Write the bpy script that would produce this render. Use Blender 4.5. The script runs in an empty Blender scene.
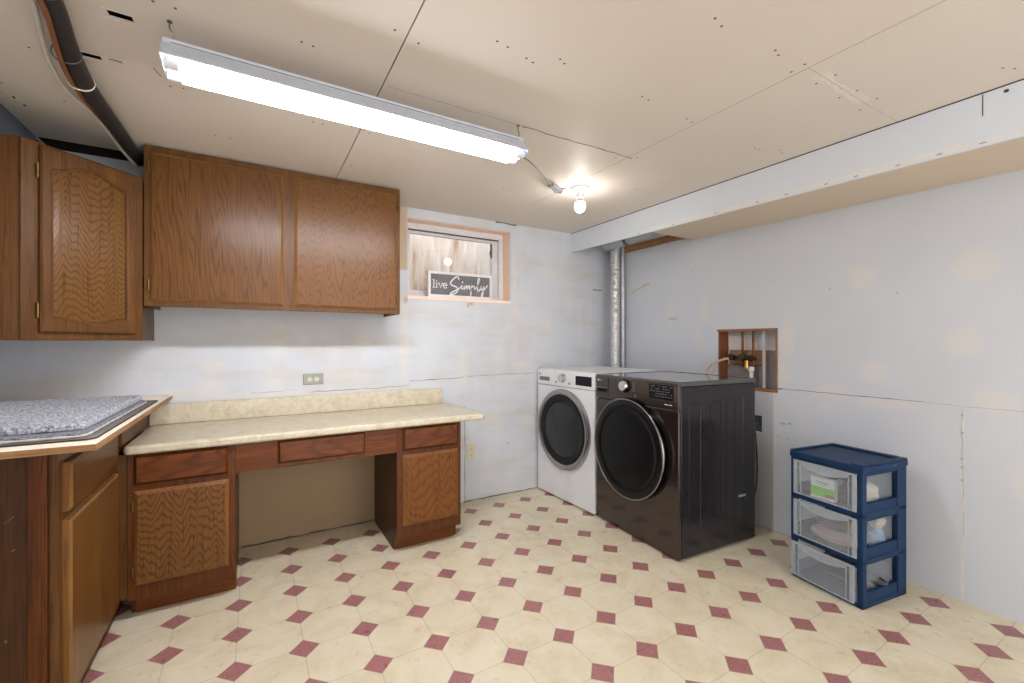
import bpy, bmesh, math, random
from mathutils import Vector, Matrix, noise as mnoise
random.seed(7)
scene = bpy.context.scene
COL = scene.collection
PI = math.pi

# ------------------------------------------------------------------ room sizes (metres; camera stands at the origin)
YB, XR, XL, YF, ZC = 2.966, 2.815, -1.07, -1.5, 2.138
SOF = 2.354

# ------------------------------------------------------------------ materials
def lin(r, g, b):
    f = lambda v: (v / 255 / 12.92) if v / 255 <= .04045 else ((v / 255 + .055) / 1.055) ** 2.4
    return (f(r), f(g), f(b), 1)

class NT:
    def __init__(s, name):
        s.m = bpy.data.materials.new(name); s.m.use_nodes = True
        s.t = s.m.node_tree; s.t.nodes.clear()
        s.out = s.n('ShaderNodeOutputMaterial')
        s.p = s.n('ShaderNodeBsdfPrincipled'); s.l(s.p.outputs[0], s.out.inputs[0])
    def n(s, t, **k):
        d = s.t.nodes.new(t)
        for a, v in k.items(): setattr(d, a, v)
        return d
    def l(s, a, b): s.t.links.new(a, b)
    def val(s, sock, v):
        if hasattr(v, 'is_linked'): s.l(v, sock)
        else: sock.default_value = v
    def math(s, op, a, b=0.0, c=0.0):
        d = s.n('ShaderNodeMath', operation=op)
        for i, v in enumerate((a, b, c)): s.val(d.inputs[i], v)
        return d.outputs[0]
    def coord(s): return s.n('ShaderNodeTexCoord').outputs['Object']
    def sep(s, v):
        d = s.n('ShaderNodeSeparateXYZ'); s.l(v, d.inputs[0]); return d.outputs
    def comb(s, x, y, z):
        d = s.n('ShaderNodeCombineXYZ')
        for i, v in enumerate((x, y, z)): s.val(d.inputs[i], v)
        return d.outputs[0]
    def noise(s, v, scale, detail=3, rough=.5, dist=0.0):
        d = s.n('ShaderNodeTexNoise'); s.l(v, d.inputs['Vector'])
        d.inputs['Scale'].default_value = scale; d.inputs['Detail'].default_value = detail
        d.inputs['Roughness'].default_value = rough; d.inputs['Distortion'].default_value = dist
        return d.outputs['Fac']
    def ramp(s, f, stops, interp='LINEAR'):
        d = s.n('ShaderNodeValToRGB'); s.l(f, d.inputs[0]); cr = d.color_ramp; cr.interpolation = interp
        while len(cr.elements) < len(stops): cr.elements.new(.5)
        for e, (p, c) in zip(cr.elements, stops):
            e.position = p; e.color = c if len(c) == 4 else (*c, 1)
        return d.outputs[0]
    def mix(s, f, a, b, mode='MIX'):
        d = s.n('ShaderNodeMix', data_type='RGBA', blend_type=mode)
        s.val(d.inputs[0], f); s.val(d.inputs[6], a); s.val(d.inputs[7], b)
        return d.outputs[2]
    def bump(s, h, strength=.2, dist=.002):
        d = s.n('ShaderNodeBump'); s.l(h, d.inputs['Height'])
        d.inputs['Strength'].default_value = strength; d.inputs['Distance'].default_value = dist
        s.l(d.outputs[0], s.p.inputs['Normal'])
    def set(s, **k):
        for a, v in k.items(): s.val(s.p.inputs[a.replace('_', ' ')], v)
        return s.m

G0, G1 = (0, 0, 0, 1), (1, 1, 1, 1)
def plain(name, rgb, rough=.5, metal=0.0, var=.06, scale=30, coat=0.0, spec=.5):
    t = NT(name); c = lin(*rgb)
    n = t.noise(t.coord(), scale, 3)
    dk = tuple(v * (1 - var) for v in c[:3]) + (1,); lt = tuple(min(1, v * (1 + var)) for v in c[:3]) + (1,)
    t.l(t.ramp(n, [(.3, dk), (.7, lt)]), t.p.inputs['Base Color'])
    return t.set(Roughness=rough, Metallic=metal, Coat_Weight=coat, Specular_IOR_Level=spec)

def glow(name, rgb, strength):
    t = NT(name); return t.set(Base_Color=lin(*rgb), Emission_Color=lin(*rgb), Emission_Strength=strength)

def wood(name, light, dark, axis='Z', fig=1.0, seed=0.0, rough=.3, period=.02, wide=20.0, amp=.15, contrast=1.0, spec=.27, sx=0.0, el=2.2):
    t = NT(name)
    x, y, z = t.sep(t.coord())
    order = {'Z': (x, y, z), 'X': (z, y, x), 'Y': (x, z, y)}[axis]
    a = t.math('ADD', order[0], seed); b = order[1]; g = t.math('ADD', order[2], seed * 1.7)
    v1 = t.comb(t.math('MULTIPLY', a, wide), t.math('MULTIPLY', b, wide), t.math('MULTIPLY', g, el))
    v2 = t.comb(t.math('MULTIPLY', a, 4.2), t.math('MULTIPLY', b, 4.2), t.math('MULTIPLY', g, .9))
    n1 = t.noise(v1, 1, 1.5, .4); n2 = t.noise(v2, 1, 2, .5)
    ph = t.math('ADD', t.math('MULTIPLY_ADD', g, 1 / period, t.math('MULTIPLY', a, sx)), t.math('ADD', t.math('MULTIPLY', n1, amp), t.math('MULTIPLY', n2, amp * .9)))
    w = t.math('MULTIPLY_ADD', t.math('SINE', t.math('MULTIPLY', ph, 2 * PI)), .5, .5)
    # fine grain running with the board
    v3 = t.comb(t.math('MULTIPLY', a, 190), t.math('MULTIPLY', b, 190), t.math('MULTIPLY', g, 5))
    n3 = t.noise(v3, 1, 2, .6)
    v4 = t.comb(t.math('MULTIPLY', a, 34), t.math('MULTIPLY', b, 34), t.math('MULTIPLY', g, .8))
    n4 = t.noise(v4, 1, 3, .55)
    L, D = [tuple(v * k for v, k in zip(lin(*q)[:3], (.62, .625, .50))) + (1,) for q in (light, dark)]
    mid = tuple((p * .62 + q * .38) for p, q in zip(L, D))
    band = t.ramp(w, [(.0, D), (.25, mid), (.55, L), (1, L)])
    base = t.mix(contrast, L, band)
    base = t.mix(t.ramp(n4, [(.3, G1), (.7, G0)]), base, tuple(v * .72 for v in mid[:3]) + (1,))
    base2 = t.mix(.75, base, band) if fig > .5 else base
    pores = t.ramp(n3, [(.30, (.42, .36, .3, 1)), (.47, G1)])
    col = t.mix(.8, base2, t.mix(1.0, base2, pores, 'MULTIPLY'))
    t.l(col, t.p.inputs['Base Color'])
    t.bump(n3, .12, .001)
    return t.set(Roughness=rough, Specular_IOR_Level=spec)

OAK_L, OAK_D = (134, 87, 46), (96, 58, 28)
def straight(name, L, D, axis, seed, rough=.36, contrast=.55, spec=.25): return wood(name, L, D, axis, .1, seed, rough, .9, 34, 5, contrast, spec)
m_oak_a = wood('oak_left_door', (132, 85, 44), (104, 65, 32), 'Z', .7, 1.3, .3, .25, 24, 7, .9, sx=55, el=1.6)
m_oak_b = wood('oak_right_door', (138, 90, 48), (112, 71, 37), 'Z', 1.0, 3.9, .3, .05, 14, 14, .9, el=1.6)
m_oak_arch = wood('oak_arched_panel', (140, 97, 56), (108, 70, 38), 'Z', 1.1, 5.1, .34, .030, 17, 9, .8, el=2.2)
m_oak_v = straight('oak_vertical', (134, 88, 50), (102, 62, 33), 'Z', 2.2)
m_oak_h = straight('oak_horizontal', (132, 85, 47), (96, 57, 28), 'X', 4.4)
m_oak_y = straight('oak_along_left_wall', (136, 88, 48), (98, 58, 28), 'Y', 4.4)
m_oak_edge = straight('oak_solid_edge', (176, 124, 76), (140, 92, 52), 'Z', 5.5)
DES_L, DES_D = (124, 66, 24), (80, 38, 10)
m_desk_v = straight('desk_oak_vertical', DES_L, DES_D, 'Z', 6.1)
m_desk_h = straight('desk_oak_horizontal', (144, 76, 26), (94, 45, 12), 'X', 7.7)
m_desk_drawer = wood('desk_oak_drawer', (140, 73, 25), (84, 38, 9), 'X', .4, 9.3, .34, .12, 14, 5, .8)
m_desk_edge = straight('desk_oak_solid_edge', (166, 108, 62), (126, 78, 42), 'Z', 5.5)
m_desk_door_a = wood('desk_oak_chevron_door', (140, 92, 46), (102, 61, 28), 'Z', 1.4, 8.2, .36, .038, 17, 10.5, .9, el=1.5)
m_desk_door_b = wood('desk_oak_cathedral_door', (150, 90, 40), (124, 70, 30), 'Z', 1.1, 2.9, .36, .055, 11, 8, .75, el=1.3)
m_walnut = straight('dark_end_panel', (102, 62, 32), (70, 38, 17), 'Z', 3.3, .4, .5)
m_basedoor = straight('base_door_oak', (138, 90, 48), (106, 64, 32), 'Y', 1.9)
m_basedoor_v = straight('base_door_oak_upright', (150, 100, 54), (116, 72, 36), 'Z', 6.9, .3)
m_inside = plain('cabinet_inside', (70, 46, 28), .7)
m_ply = straight('plywood_edge', (216, 164, 122), (172, 118, 80), 'X', 2.1, .6, .5, .3)
m_plytop = plain('plywood_face', (248, 234, 214), .6, 0, .04, 14)
m_lumber = plain('raw_lumber', (246, 214, 190), .7, 0, .05, 12)
m_lumber_x = plain('raw_lumber_level', (248, 218, 198), .7, 0, .05, 12)
m_stud = straight('red_stud', (186, 112, 84), (144, 78, 54), 'Z', 4.2, .7, .4, .3)
m_stud_y = straight('red_stud_level', (206, 150, 126), (164, 106, 82), 'Y', 4.2, .7, .4, .3)
m_nailer = straight('soffit_nailer', (222, 164, 124), (182, 124, 86), 'Y', 8.2, .7, .4, .3)
m_brass = plain('antique_brass', (116, 92, 52), .35, 1.0)
m_white_enamel = plain('white_enamel', (232, 233, 236), .32, 0, .01, 20)
m_chrome = plain('chrome', (215, 216, 218), .16, 1.0, .03)
m_silver = plain('silver_trim', (168, 168, 168), .28, 1.0, .03)
m_blacksteel = plain('black_steel_front', (84, 76, 74), .2, .88, .03, 8, .25)
m_sidepaint = plain('dark_side_paint', (40, 38, 42), .2, 0.1, .04, 10, .15, .35)
m_lid = plain('dark_lid', (74, 74, 76), .16, .3, .03, 10, 1.0, .8)
m_blackgloss = plain('black_gloss', (4, 4, 5), .12, 0, .02, 10, 0, .15)
m_smoke = plain('smoked_door_glass', (38, 39, 41), .12, 0, .05, 10, 0, .35)
m_smoke2 = plain('smoked_door_ring', (18, 18, 19), .25, 0, .05, 10, .0, .25)
m_darkgap = plain('dark_gap', (10, 9, 9), .9)
m_display = plain('display_glass', (14, 14, 24), .25, 0, .1, 60, 0, .2)
m_mark_light = plain('printed_marks_light', (196, 196, 200), .5)
m_mark_dim = plain('printed_marks_dim', (120, 118, 124), .5)
m_navy = plain('navy_plastic', (8, 46, 82), .5, 0, .05, 14, 0, .3)
m_galv = plain('galvanised_metal', (172, 176, 180), .42, .75, .12, 24)
m_foil = plain('crinkled_foil', (214, 214, 212), .45, .8, .1, 60)
m_band = plain('dark_clamp', (96, 98, 104), .5, .6)
m_abs = plain('black_pipe', (38, 37, 40), .55, 0, .2, 18)
m_greyfit = plain('grey_fitting', (150, 154, 156), .5)
m_cable_white = plain('white_cable_jacket', (226, 216, 204), .5)
m_cable_orange = plain('orange_cable_jacket', (128, 82, 44), .5)
m_cord_grey = plain('grey_cord', (108, 108, 114), .5)
m_cord_black = plain('black_cord', (30, 30, 32), .5)
m_copper = plain('aged_copper', (112, 72, 50), .45, .7, .2, 40)
m_valve = plain('tarnished_valve', (62, 52, 48), .5, .6, .2, 60)
m_goldbrass = plain('yellow_brass', (212, 172, 96), .3, .9, .1, 40)
m_pvc = plain('grey_white_pipe', (178, 180, 188), .45)
m_hose = plain('beige_hose', (190, 168, 142), .5)
m_insul = plain('white_back_board', (222, 220, 216), .8, 0, .08, 12)
m_greyback = plain('grey_back_board', (138, 134, 136), .85, 0, .12, 14)
m_block = straight('blocking', (224, 176, 140), (190, 138, 102), 'Y', 5.2, .7, .4, .3)
m_ivory = plain('ivory_plate', (212, 204, 178), .4)
m_steelplate = plain('steel_plate', (142, 142, 136), .42, .6, .1, 60)
m_signframe = plain('sign_white_frame', (226, 224, 222), .6)
m_signface = plain('sign_charcoal', (112, 112, 116), .7, 0, .12, 12)
m_signtext = plain('sign_letters', (236, 234, 230), .6)
m_vinyl = plain('window_vinyl', (214, 212, 214), .4)
m_vinyl_dk = plain('window_track', (92, 84, 78), .5)
m_porc = plain('porcelain', (214, 216, 222), .25)
m_hood = plain('fixture_enamel', (200, 207, 218), .4)
m_tubecap = plain('tube_cap', (226, 228, 232), .4, .0)
m_tube = glow('tube_light', (252, 252, 255), 67)
m_bulb = glow('bulb_light', (255, 250, 243), 78)
m_hookwire = plain('hook_wire', (120, 118, 116), .4, .8)
m_rug_dark = plain('mat_taupe', (112, 106, 104), .95, 0, .2, 160)
m_rug_piping = plain('mat_pale_hem', (198, 188, 178), .9, 0, .15, 80)
m_dark_rubber = plain('dark_rubber', (44, 42, 42), .8)
def rugmat(name, a, b):
    t = NT(name); n = t.noise(t.coord(), 130, 3, .65); n2 = t.noise(t.coord(), 14, 3)
    c = t.mix(t.ramp(n2, [(.3, G0), (.7, G1)]), t.ramp(n, [(.38, lin(*a)), (.62, lin(*b))]), t.ramp(n, [(.32, lin(*a)), (.66, lin(*b))]))
    t.l(c, t.p.inputs['Base Color']); t.bump(n, .9, .006)
    return t.set(Roughness=1.0, Sheen_Weight=.3, Specular_IOR_Level=.1)
m_rug = rugmat('grey_plush', (92, 94, 104), (200, 202, 210))
m_rug2 = rugmat('slate_plush', (60, 64, 76), (140, 144, 156))
m_cloth_pink = plain('pinkish_cloth', (214, 188, 182), .95, 0, .12, 40)
m_cloth_grey = plain('grey_cloth', (116, 112, 112), .95, 0, .2, 40)
m_cloth_beige = plain('beige_cloth', (216, 198, 172), .95, 0, .12, 40)
m_cloth_blue = plain('pale_blue_cloth', (150, 180, 208), .95, 0, .12, 40)
m_pack_white = plain('package_white', (236, 236, 232), .5)
m_pack_green = plain('package_green', (126, 210, 40), .5)
m_pack_red = plain('package_red', (196, 84, 52), .5)
m_darkitem = plain('dark_item', (72, 72, 80), .6, 0, .3, 50)

def clearplastic():
    t = NT('frosted_plastic')
    n = t.noise(t.coord(), 40, 3)
    tr = t.n('ShaderNodeBsdfTransparent'); tr.inputs[0].default_value = (.93, .95, .97, 1)
    mx = t.n('ShaderNodeMixShader')
    t.l(t.ramp(n, [(.3, (.17, .17, .17, 1)), (.7, (.20, .20, .20, 1))]), mx.inputs[0])
    t.l(tr.outputs[0], mx.inputs[1]); t.l(t.p.outputs[0], mx.inputs[2]); t.l(mx.outputs[0], t.out.inputs[0])
    return t.set(Base_Color=lin(204, 210, 216), Roughness=.22)
m_clear = clearplastic()
def plasticrib():
    t = NT('frosted_plastic_rim'); n = t.noise(t.coord(), 40, 3)
    tr = t.n('ShaderNodeBsdfTransparent'); mx = t.n('ShaderNodeMixShader')
    t.l(t.ramp(n, [(.3, (.42, .42, .42, 1)), (.7, (.48, .48, .48, 1))]), mx.inputs[0])
    t.l(tr.outputs[0], mx.inputs[1]); t.l(t.p.outputs[0], mx.inputs[2]); t.l(mx.outputs[0], t.out.inputs[0])
    return t.set(Base_Color=lin(196, 204, 214), Roughness=.25)
m_clear_rim = plasticrib()
def glassmat():
    t = NT('window_glass'); tr = t.n('ShaderNodeBsdfTransparent'); gl = t.n('ShaderNodeBsdfGlossy')
    gl.inputs['Roughness'].default_value = .02
    fr = t.n('ShaderNodeFresnel'); fr.inputs[0].default_value = 1.5
    n = t.noise(t.coord(), 3, 2); f = t.math('ADD', fr.outputs[0], t.math('MULTIPLY', n, .03))
    mx = t.n('ShaderNodeMixShader'); t.l(f, mx.inputs[0])
    t.l(tr.outputs[0], mx.inputs[1]); t.l(gl.outputs[0], mx.inputs[2]); t.l(mx.outputs[0], t.out.inputs[0])
    return t.m
m_glass = glassmat()

def wallpaint(name, base, grime=0.0, seed=0.0, axis='X', spots=((0, 9, 1, 1),)):
    t = NT(name); c = t.coord()
    off = t.n('ShaderNodeVectorMath', operation='ADD'); t.l(c, off.inputs[0]); off.inputs[1].default_value = (seed, seed * .7, seed * 1.3)
    v = off.outputs[0]
    n1 = t.noise(v, 1.6, 4, .55); n2 = t.noise(v, 7, 4, .6); n3 = t.noise(v, 60, 2)
    B = lin(*base)
    col = t.ramp(n1, [(.3, tuple(x * .93 for x in B[:3]) + (1,)), (.7, B)])
    x, y, z = t.sep(c); h = x if axis == 'X' else y
    best = None
    for (u0, v0, ru, rv) in spots:
        d = t.math('ADD', t.math('POWER', t.math('DIVIDE', t.math('SUBTRACT', h, u0), ru), 2), t.math('POWER', t.math('DIVIDE', t.math('SUBTRACT', z, v0), rv), 2))
        best = d if best is None else t.math('MINIMUM', best, d)
    d = t.math('ADD', best, t.math('MULTIPLY', n2, .9))
    col = t.mix(t.ramp(t.math('MULTIPLY', d, .4), [(.25, (.36, .36, .36, 1)), (.9, G0)]), col, lin(226, 218, 204))
    if grime:
        x, y, z = t.sep(v)
        st = t.noise(t.comb(t.math('MULTIPLY', x, 2.5), t.math('MULTIPLY', y, 2.5), t.math('MULTIPLY', z, 9)), 1.0, 4, .6)
        col = t.mix(t.math('MULTIPLY', t.ramp(st, [(.45, G0), (.7, G1)]), grime), col, lin(196, 186, 172))
        st2 = t.noise(t.comb(t.math('MULTIPLY', x, 9), t.math('MULTIPLY', y, 9), t.math('MULTIPLY', z, 2)), 1.0, 3, .5)
        col = t.mix(t.math('MULTIPLY', t.ramp(st2, [(.5, G0), (.75, G1)]), grime * .6), col, lin(222, 222, 222))
    t.l(col, t.p.inputs['Base Color']); t.bump(n3, .08, .001)
    return t.set(Roughness=.62, Specular_IOR_Level=.3)
m_wall = wallpaint('pale_blue_wall', (206, 210, 217), .5, 0, 'X', [(-.2, 1.06, .07, .045), (-.22, .93, .08, .06), (.10, .97, .055, .08), (.55, .97, .10, .045), (.12, 1.2, .05, .1), (.62, 1.22, .05, .05), (-.36, .92, .1, .03), (.3, .89, .8, .02),
    (1.80, 1.45, .04, .08), (1.85, 1.0, .06, .06), (1.35, 1.0, .035, .12), (.89, 1.2, .035, .3), (1.78, 1.75, .02, .2), (2.1, 1.3, .05, .08), (2.1, 1.75, .06, .07), (1.6, .6, .06, .06), (1.9, .55, .05, .08), (.68, 1.5, .04, .2)])
m_wall_r = wallpaint('pale_blue_side_wall', (206, 210, 217), 0, 3.1, 'Y', [(.66, 1.20, .06, .07), (.95, .88, .12, .03), (1.0, 1.05, .06, .06), (1.05, 1.55, .06, .06), (.55, .93, .08, .05), (2.0, 1.45, .035, .1), (2.3, 1.42, .035, .11), (2.05, 1.22, .035, .07),
    (.62, 1.55, .07, .07), (1.95, .95, .04, .08), (.35, 1.45, .07, .06), (1.2, .92, .08, .04), (1.46, 1.0, .05, .1), (.45, .6, .06, .08), (1.43, 1.2, .04, .15)])
def drywall(name, base):
    t = NT(name); c = t.coord(); n = t.noise(c, 1.3, 4, .55); n2 = t.noise(c, 35, 3)
    B = lin(*base)
    t.l(t.ramp(n, [(.3, tuple(x * .95 for x in B[:3]) + (1,)), (.7, B)]), t.p.inputs['Base Color'])
    t.bump(n2, .06, .001)
    return t.set(Roughness=.55, Specular_IOR_Level=.3)
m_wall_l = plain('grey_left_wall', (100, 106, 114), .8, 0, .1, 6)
m_wall_rough = wallpaint('bare_drywall_patch', (200, 178, 150), .3, 5)
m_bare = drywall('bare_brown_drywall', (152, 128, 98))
m_chip = plain('torn_drywall', (196, 176, 146), .9, 0, .2, 60)
m_crack = plain('crack_line', (70, 62, 56), .9)
m_crack_soft = plain('soft_joint_line', (150, 140, 130), .9)
m_mud = plain('joint_compound', (228, 219, 208), .9, 0, .06, 30)
m_ceil = drywall('tan_drywall', (222, 212, 200))
m_soffit_under = drywall('tan_drywall_soffit', (216, 199, 176))
m_sofface = wallpaint('white_soffit_paint', (222, 229, 238), 0, 8.3)

def floormat():
    t = NT('octagon_vinyl'); x, y, z = t.sep(t.coord())
    P = .2297
    wrap = lambda v, o: t.math('WRAP', t.math('SUBTRACT', v, o), P / 2, -P / 2)
    fx = t.math('ABSOLUTE', wrap(x, -.2933)); fy = t.math('ABSOLUTE', wrap(y, 2.334))
    man = t.math('ADD', fx, fy)
    dot = t.math('LESS_THAN', man, .0545)
    edge = t.math('LESS_THAN', man, .0570)
    line = t.math('LESS_THAN', t.math('MINIMUM', fx, fy), .0012)
    c = t.coord()
    n = t.noise(c, 5, 5, .6, 1.2); n2 = t.noise(c, 26, 4, .6, .6); n3 = t.noise(c, 90, 3, .6, .4)
    cream = t.ramp(n, [(.28, lin(210, 197, 166)), (.5, lin(221, 210, 182)), (.72, lin(229, 220, 197))])
    vein = t.ramp(n2, [(.46, G0), (.5, G1), (.54, G0)])
    cream = t.mix(t.math('MULTIPLY', vein, .28), cream, lin(232, 222, 198))
    maroon = t.ramp(n3, [(.3, lin(146, 92, 92)), (.7, lin(172, 122, 120))])
    col = t.mix(t.math('MULTIPLY', line, .55), cream, lin(150, 138, 116))
    col = t.mix(t.math('MULTIPLY', edge, .7), col, lin(150, 118, 100))
    col = t.mix(dot, col, maroon)
    t.l(col, t.p.inputs['Base Color'])
    t.bump(n2, .05, .001)
    t.l(t.ramp(n2, [(.3, (.26, .26, .26, 1)), (.7, (.36, .36, .36, 1))]), t.p.inputs['Roughness'])
    return t.set(Specular_IOR_Level=.4)
m_floor = floormat()
def laminate():
    t = NT('beige_laminate'); c = t.coord()
    n = t.noise(c, 22, 5, .65, .8); n2 = t.noise(c, 90, 3, .6)
    col = t.ramp(n, [(.3, lin(188, 175, 147)), (.5, lin(205, 195, 171)), (.7, lin(217, 209, 189))])
    col = t.mix(t.ramp(n2, [(.55, G0), (.75, (.4, .4, .4, 1))]), col, lin(184, 164, 128))
    t.l(col, t.p.inputs['Base Color']); return t.set(Roughness=.34)
m_lam = laminate()
def wellmat():
    t = NT('weathered_well_steel'); x, y, z = t.sep(t.coord())
    v = t.comb(t.math('MULTIPLY', x, 9), t.math('MULTIPLY', y, 9), t.math('MULTIPLY', z, 1.6))
    n = t.noise(v, 1, 4, .6); n2 = t.noise(t.coord(), 14, 3)
    col = t.ramp(n, [(.32, lin(156, 128, 106)), (.42, lin(186, 172, 158)), (.55, lin(206, 198, 190)), (.7, lin(214, 212, 213))])
    t.l(col, t.p.inputs['Base Color']); return t.set(Roughness=.7, Metallic=0.0)
m_well = wellmat()

# ------------------------------------------------------------------ mesh helpers
MW = {}
def thing(name, label, cat, loc=(0, 0, 0), rz=0.0, group=None):
    o = bpy.data.objects.new(name, None); COL.objects.link(o)
    o.empty_display_size = .1; o.location = loc; o.rotation_euler = (0, 0, rz)
    o['label'] = label; o['category'] = cat
    if group: o['group'] = group
    MW[o.name] = Matrix.Translation(loc) @ Matrix.Rotation(rz, 4, 'Z')
    return o
def part(name, bm, mats, parent=None, bev=0.0, smooth=0, local=True, seg=2, label=None):
    """bm in the parent's own frame when local, else in room coordinates"""
    bmesh.ops.recalc_face_normals(bm, faces=bm.faces)
    me = bpy.data.meshes.new(name)
    if parent is not None and not local: bm.transform(MW[parent.name].inverted())
    bm.to_mesh(me); bm.free()
    for m in (mats if isinstance(mats, (list, tuple)) else [mats]): me.materials.append(m)
    if smooth or bev:
        for p in me.polygons: p.use_smooth = True
        me.set_sharp_from_angle(angle=math.radians(smooth or 35))
    o = bpy.data.objects.new(name, me); COL.objects.link(o)
    if parent is not None:
        o.parent = parent; MW[o.name] = MW[parent.name]
    else: MW[o.name] = Matrix.Identity(4)
    if bev:
        md = o.modifiers.new('bevel', 'BEVEL'); md.width = bev; md.segments = seg; md.limit_method = 'ANGLE'; md.angle_limit = math.radians(40)
        md.harden_normals = False
    if label: o['label'] = label
    return o
def tag(o, label, cat, group=None):
    o['label'] = label; o['category'] = cat
    if group: o['group'] = group
    return o
def struct(name, bm, mats, parent=None, **k):
    o = part(name, bm, mats, parent, **k)
    if parent is None: o['kind'] = 'structure'
    return o
B = bmesh.new
def quad(bm, pts, mi=0):
    f = bm.faces.new([bm.verts.new(p) for p in pts]); f.material_index = mi; return f
def box(bm, x0, x1, y0, y1, z0, z1, mi=0):
    v = [bm.verts.new((x, y, z)) for z in (z0, z1) for y in (y0, y1) for x in (x0, x1)]
    for q in ((0, 1, 3, 2), (4, 6, 7, 5), (0, 4, 5, 1), (2, 3, 7, 6), (0, 2, 6, 4), (1, 5, 7, 3)):
        f = bm.faces.new([v[i] for i in q]); f.material_index = mi
    return bm
def bx(*a, mi=0): return box(B(), *a, mi=mi)
# a frame maps (u, v, w) -> point: u along the face, v up, w out of the face
def f_back(y0): return lambda u, v, w: (u, y0 - w, v)          # faces the camera side (-Y)
def f_left(x0): return lambda u, v, w: (x0 - w, u, v)          # faces -X
def f_right(x0): return lambda u, v, w: (x0 + w, u, v)         # faces +X
def fbox(bm, F, u0, u1, v0, v1, w0, w1, mi=0):
    v = [bm.verts.new(F(u, vv, w)) for w in (w0, w1) for vv in (v0, v1) for u in (u0, u1)]
    for q in ((0, 1, 3, 2), (4, 6, 7, 5), (0, 4, 5, 1), (2, 3, 7, 6), (0, 2, 6, 4), (1, 5, 7, 3)):
        f = bm.faces.new([v[i] for i in q]); f.material_index = mi
    return bm
def slab(bm, F, u0, u1, v0, v1, t, ch, lip=.004, mi=0):
    """panel with a chamfered edge all round"""
    loops = []
    for (d, w) in ((0, 0), (0, lip), (ch, t)):
        loops.append([bm.verts.new(F(u, v, w)) for u, v in ((u0 + d, v0 + d), (u1 - d, v0 + d), (u1 - d, v1 - d), (u0 + d, v1 - d))])
    bm.faces.new(loops[0]).material_index = mi; bm.faces.new(loops[2]).material_index = mi; mi = 1
    for a, b in zip(loops, loops[1:]):
        for i in range(4): bm.faces.new((a[i], a[(i + 1) % 4], b[(i + 1) % 4], b[i])).material_index = mi
    return bm
def prism(bm, F, poly, w0, w1, mi=0):
    a = [bm.verts.new(F(u, v, w0)) for u, v in poly]; b = [bm.verts.new(F(u, v, w1)) for u, v in poly]
    bm.faces.new(a).material_index = mi; bm.faces.new(b).material_index = mi
    n = len(poly)
    for i in range(n): bm.faces.new((a[i], a[(i + 1) % n], b[(i + 1) % n], b[i])).material_index = mi
    return bm
def smooth_pts(pts, n=8):
    P = [Vector(p) for p in pts]; out = []
    for i in range(len(P) - 1):
        p0, p1, p2, p3 = P[max(i - 1, 0)], P[i], P[i + 1], P[min(i + 2, len(P) - 1)]
        for k in range(n):
            t = k / n
            out.append(.5 * ((2 * p1) + (p2 - p0) * t + (2 * p0 - 5 * p1 + 4 * p2 - p3) * t * t + (3 * p1 - p0 - 3 * p2 + p3) * t ** 3))
    return out + [P[-1]]
def tube(bm, pts, r, seg=10, mi=0, caps=True, closed=False):
    P = [Vector(p) for p in pts]; n = len(P)
    rad = r if callable(r) else (lambda i: r)
    t0 = (P[1] - P[0]).normalized()
    up = Vector((0, 0, 1)) if abs(t0.z) < .9 else Vector((1, 0, 0))
    nv = (up - t0 * up.dot(t0)).normalized(); rings = []
    for i in range(n):
        if closed: t = P[(i + 1) % n] - P[i - 1]
        else: t = P[min(i + 1, n - 1)] - P[max(i - 1, 0)]
        t.normalize(); nv = (nv - t * nv.dot(t)).normalized(); bv = t.cross(nv)
        rings.append([bm.verts.new(P[i] + (nv * math.cos(a) + bv * math.sin(a)) * rad(i)) for a in (2 * PI * k / seg for k in range(seg))])
    for i in range(n if closed else n - 1):
        a, b = rings[i], rings[(i + 1) % n]
        for k in range(seg): bm.faces.new((a[k], a[(k + 1) % seg], b[(k + 1) % seg], b[k])).material_index = mi
    if caps and not closed:
        bm.faces.new(rings[0]).material_index = mi; bm.faces.new(rings[-1]).material_index = mi
    return bm
def lathe(bm, prof, org, axis, seg=32, mi=0, sx=1.0):
    """prof: (radius, height along axis)"""
    ax = Vector(axis).normalized(); org = Vector(org)
    up = Vector((0, 0, 1)) if abs(ax.z) < .9 else Vector((1, 0, 0))
    u = (up - ax * up.dot(ax)).normalized(); v = ax.cross(u); rings = []
    for r, h in prof:
        if r < 1e-6: rings.append([bm.verts.new(org + ax * h)])
        else: rings.append([bm.verts.new(org + ax * h + (u * math.cos(t) + v * math.sin(t)) * r) for t in (2 * PI * k / seg for k in range(seg))])
    for a, b in zip(rings, rings[1:]):
        for k in range(seg):
            k2 = (k + 1) % seg
            if len(a) == 1 and len(b) == 1: continue
            if len(a) == 1: q = (a[0], b[k], b[k2])
            elif len(b) == 1: q = (a[k], a[k2], b[0])
            else: q = (a[k], a[k2], b[k2], b[k])
            bm.faces.new(q).material_index = mi
    for R in (rings[0], rings[-1]):
        if len(R) > 1: bm.faces.new(R).material_index = mi
    return bm
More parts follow.
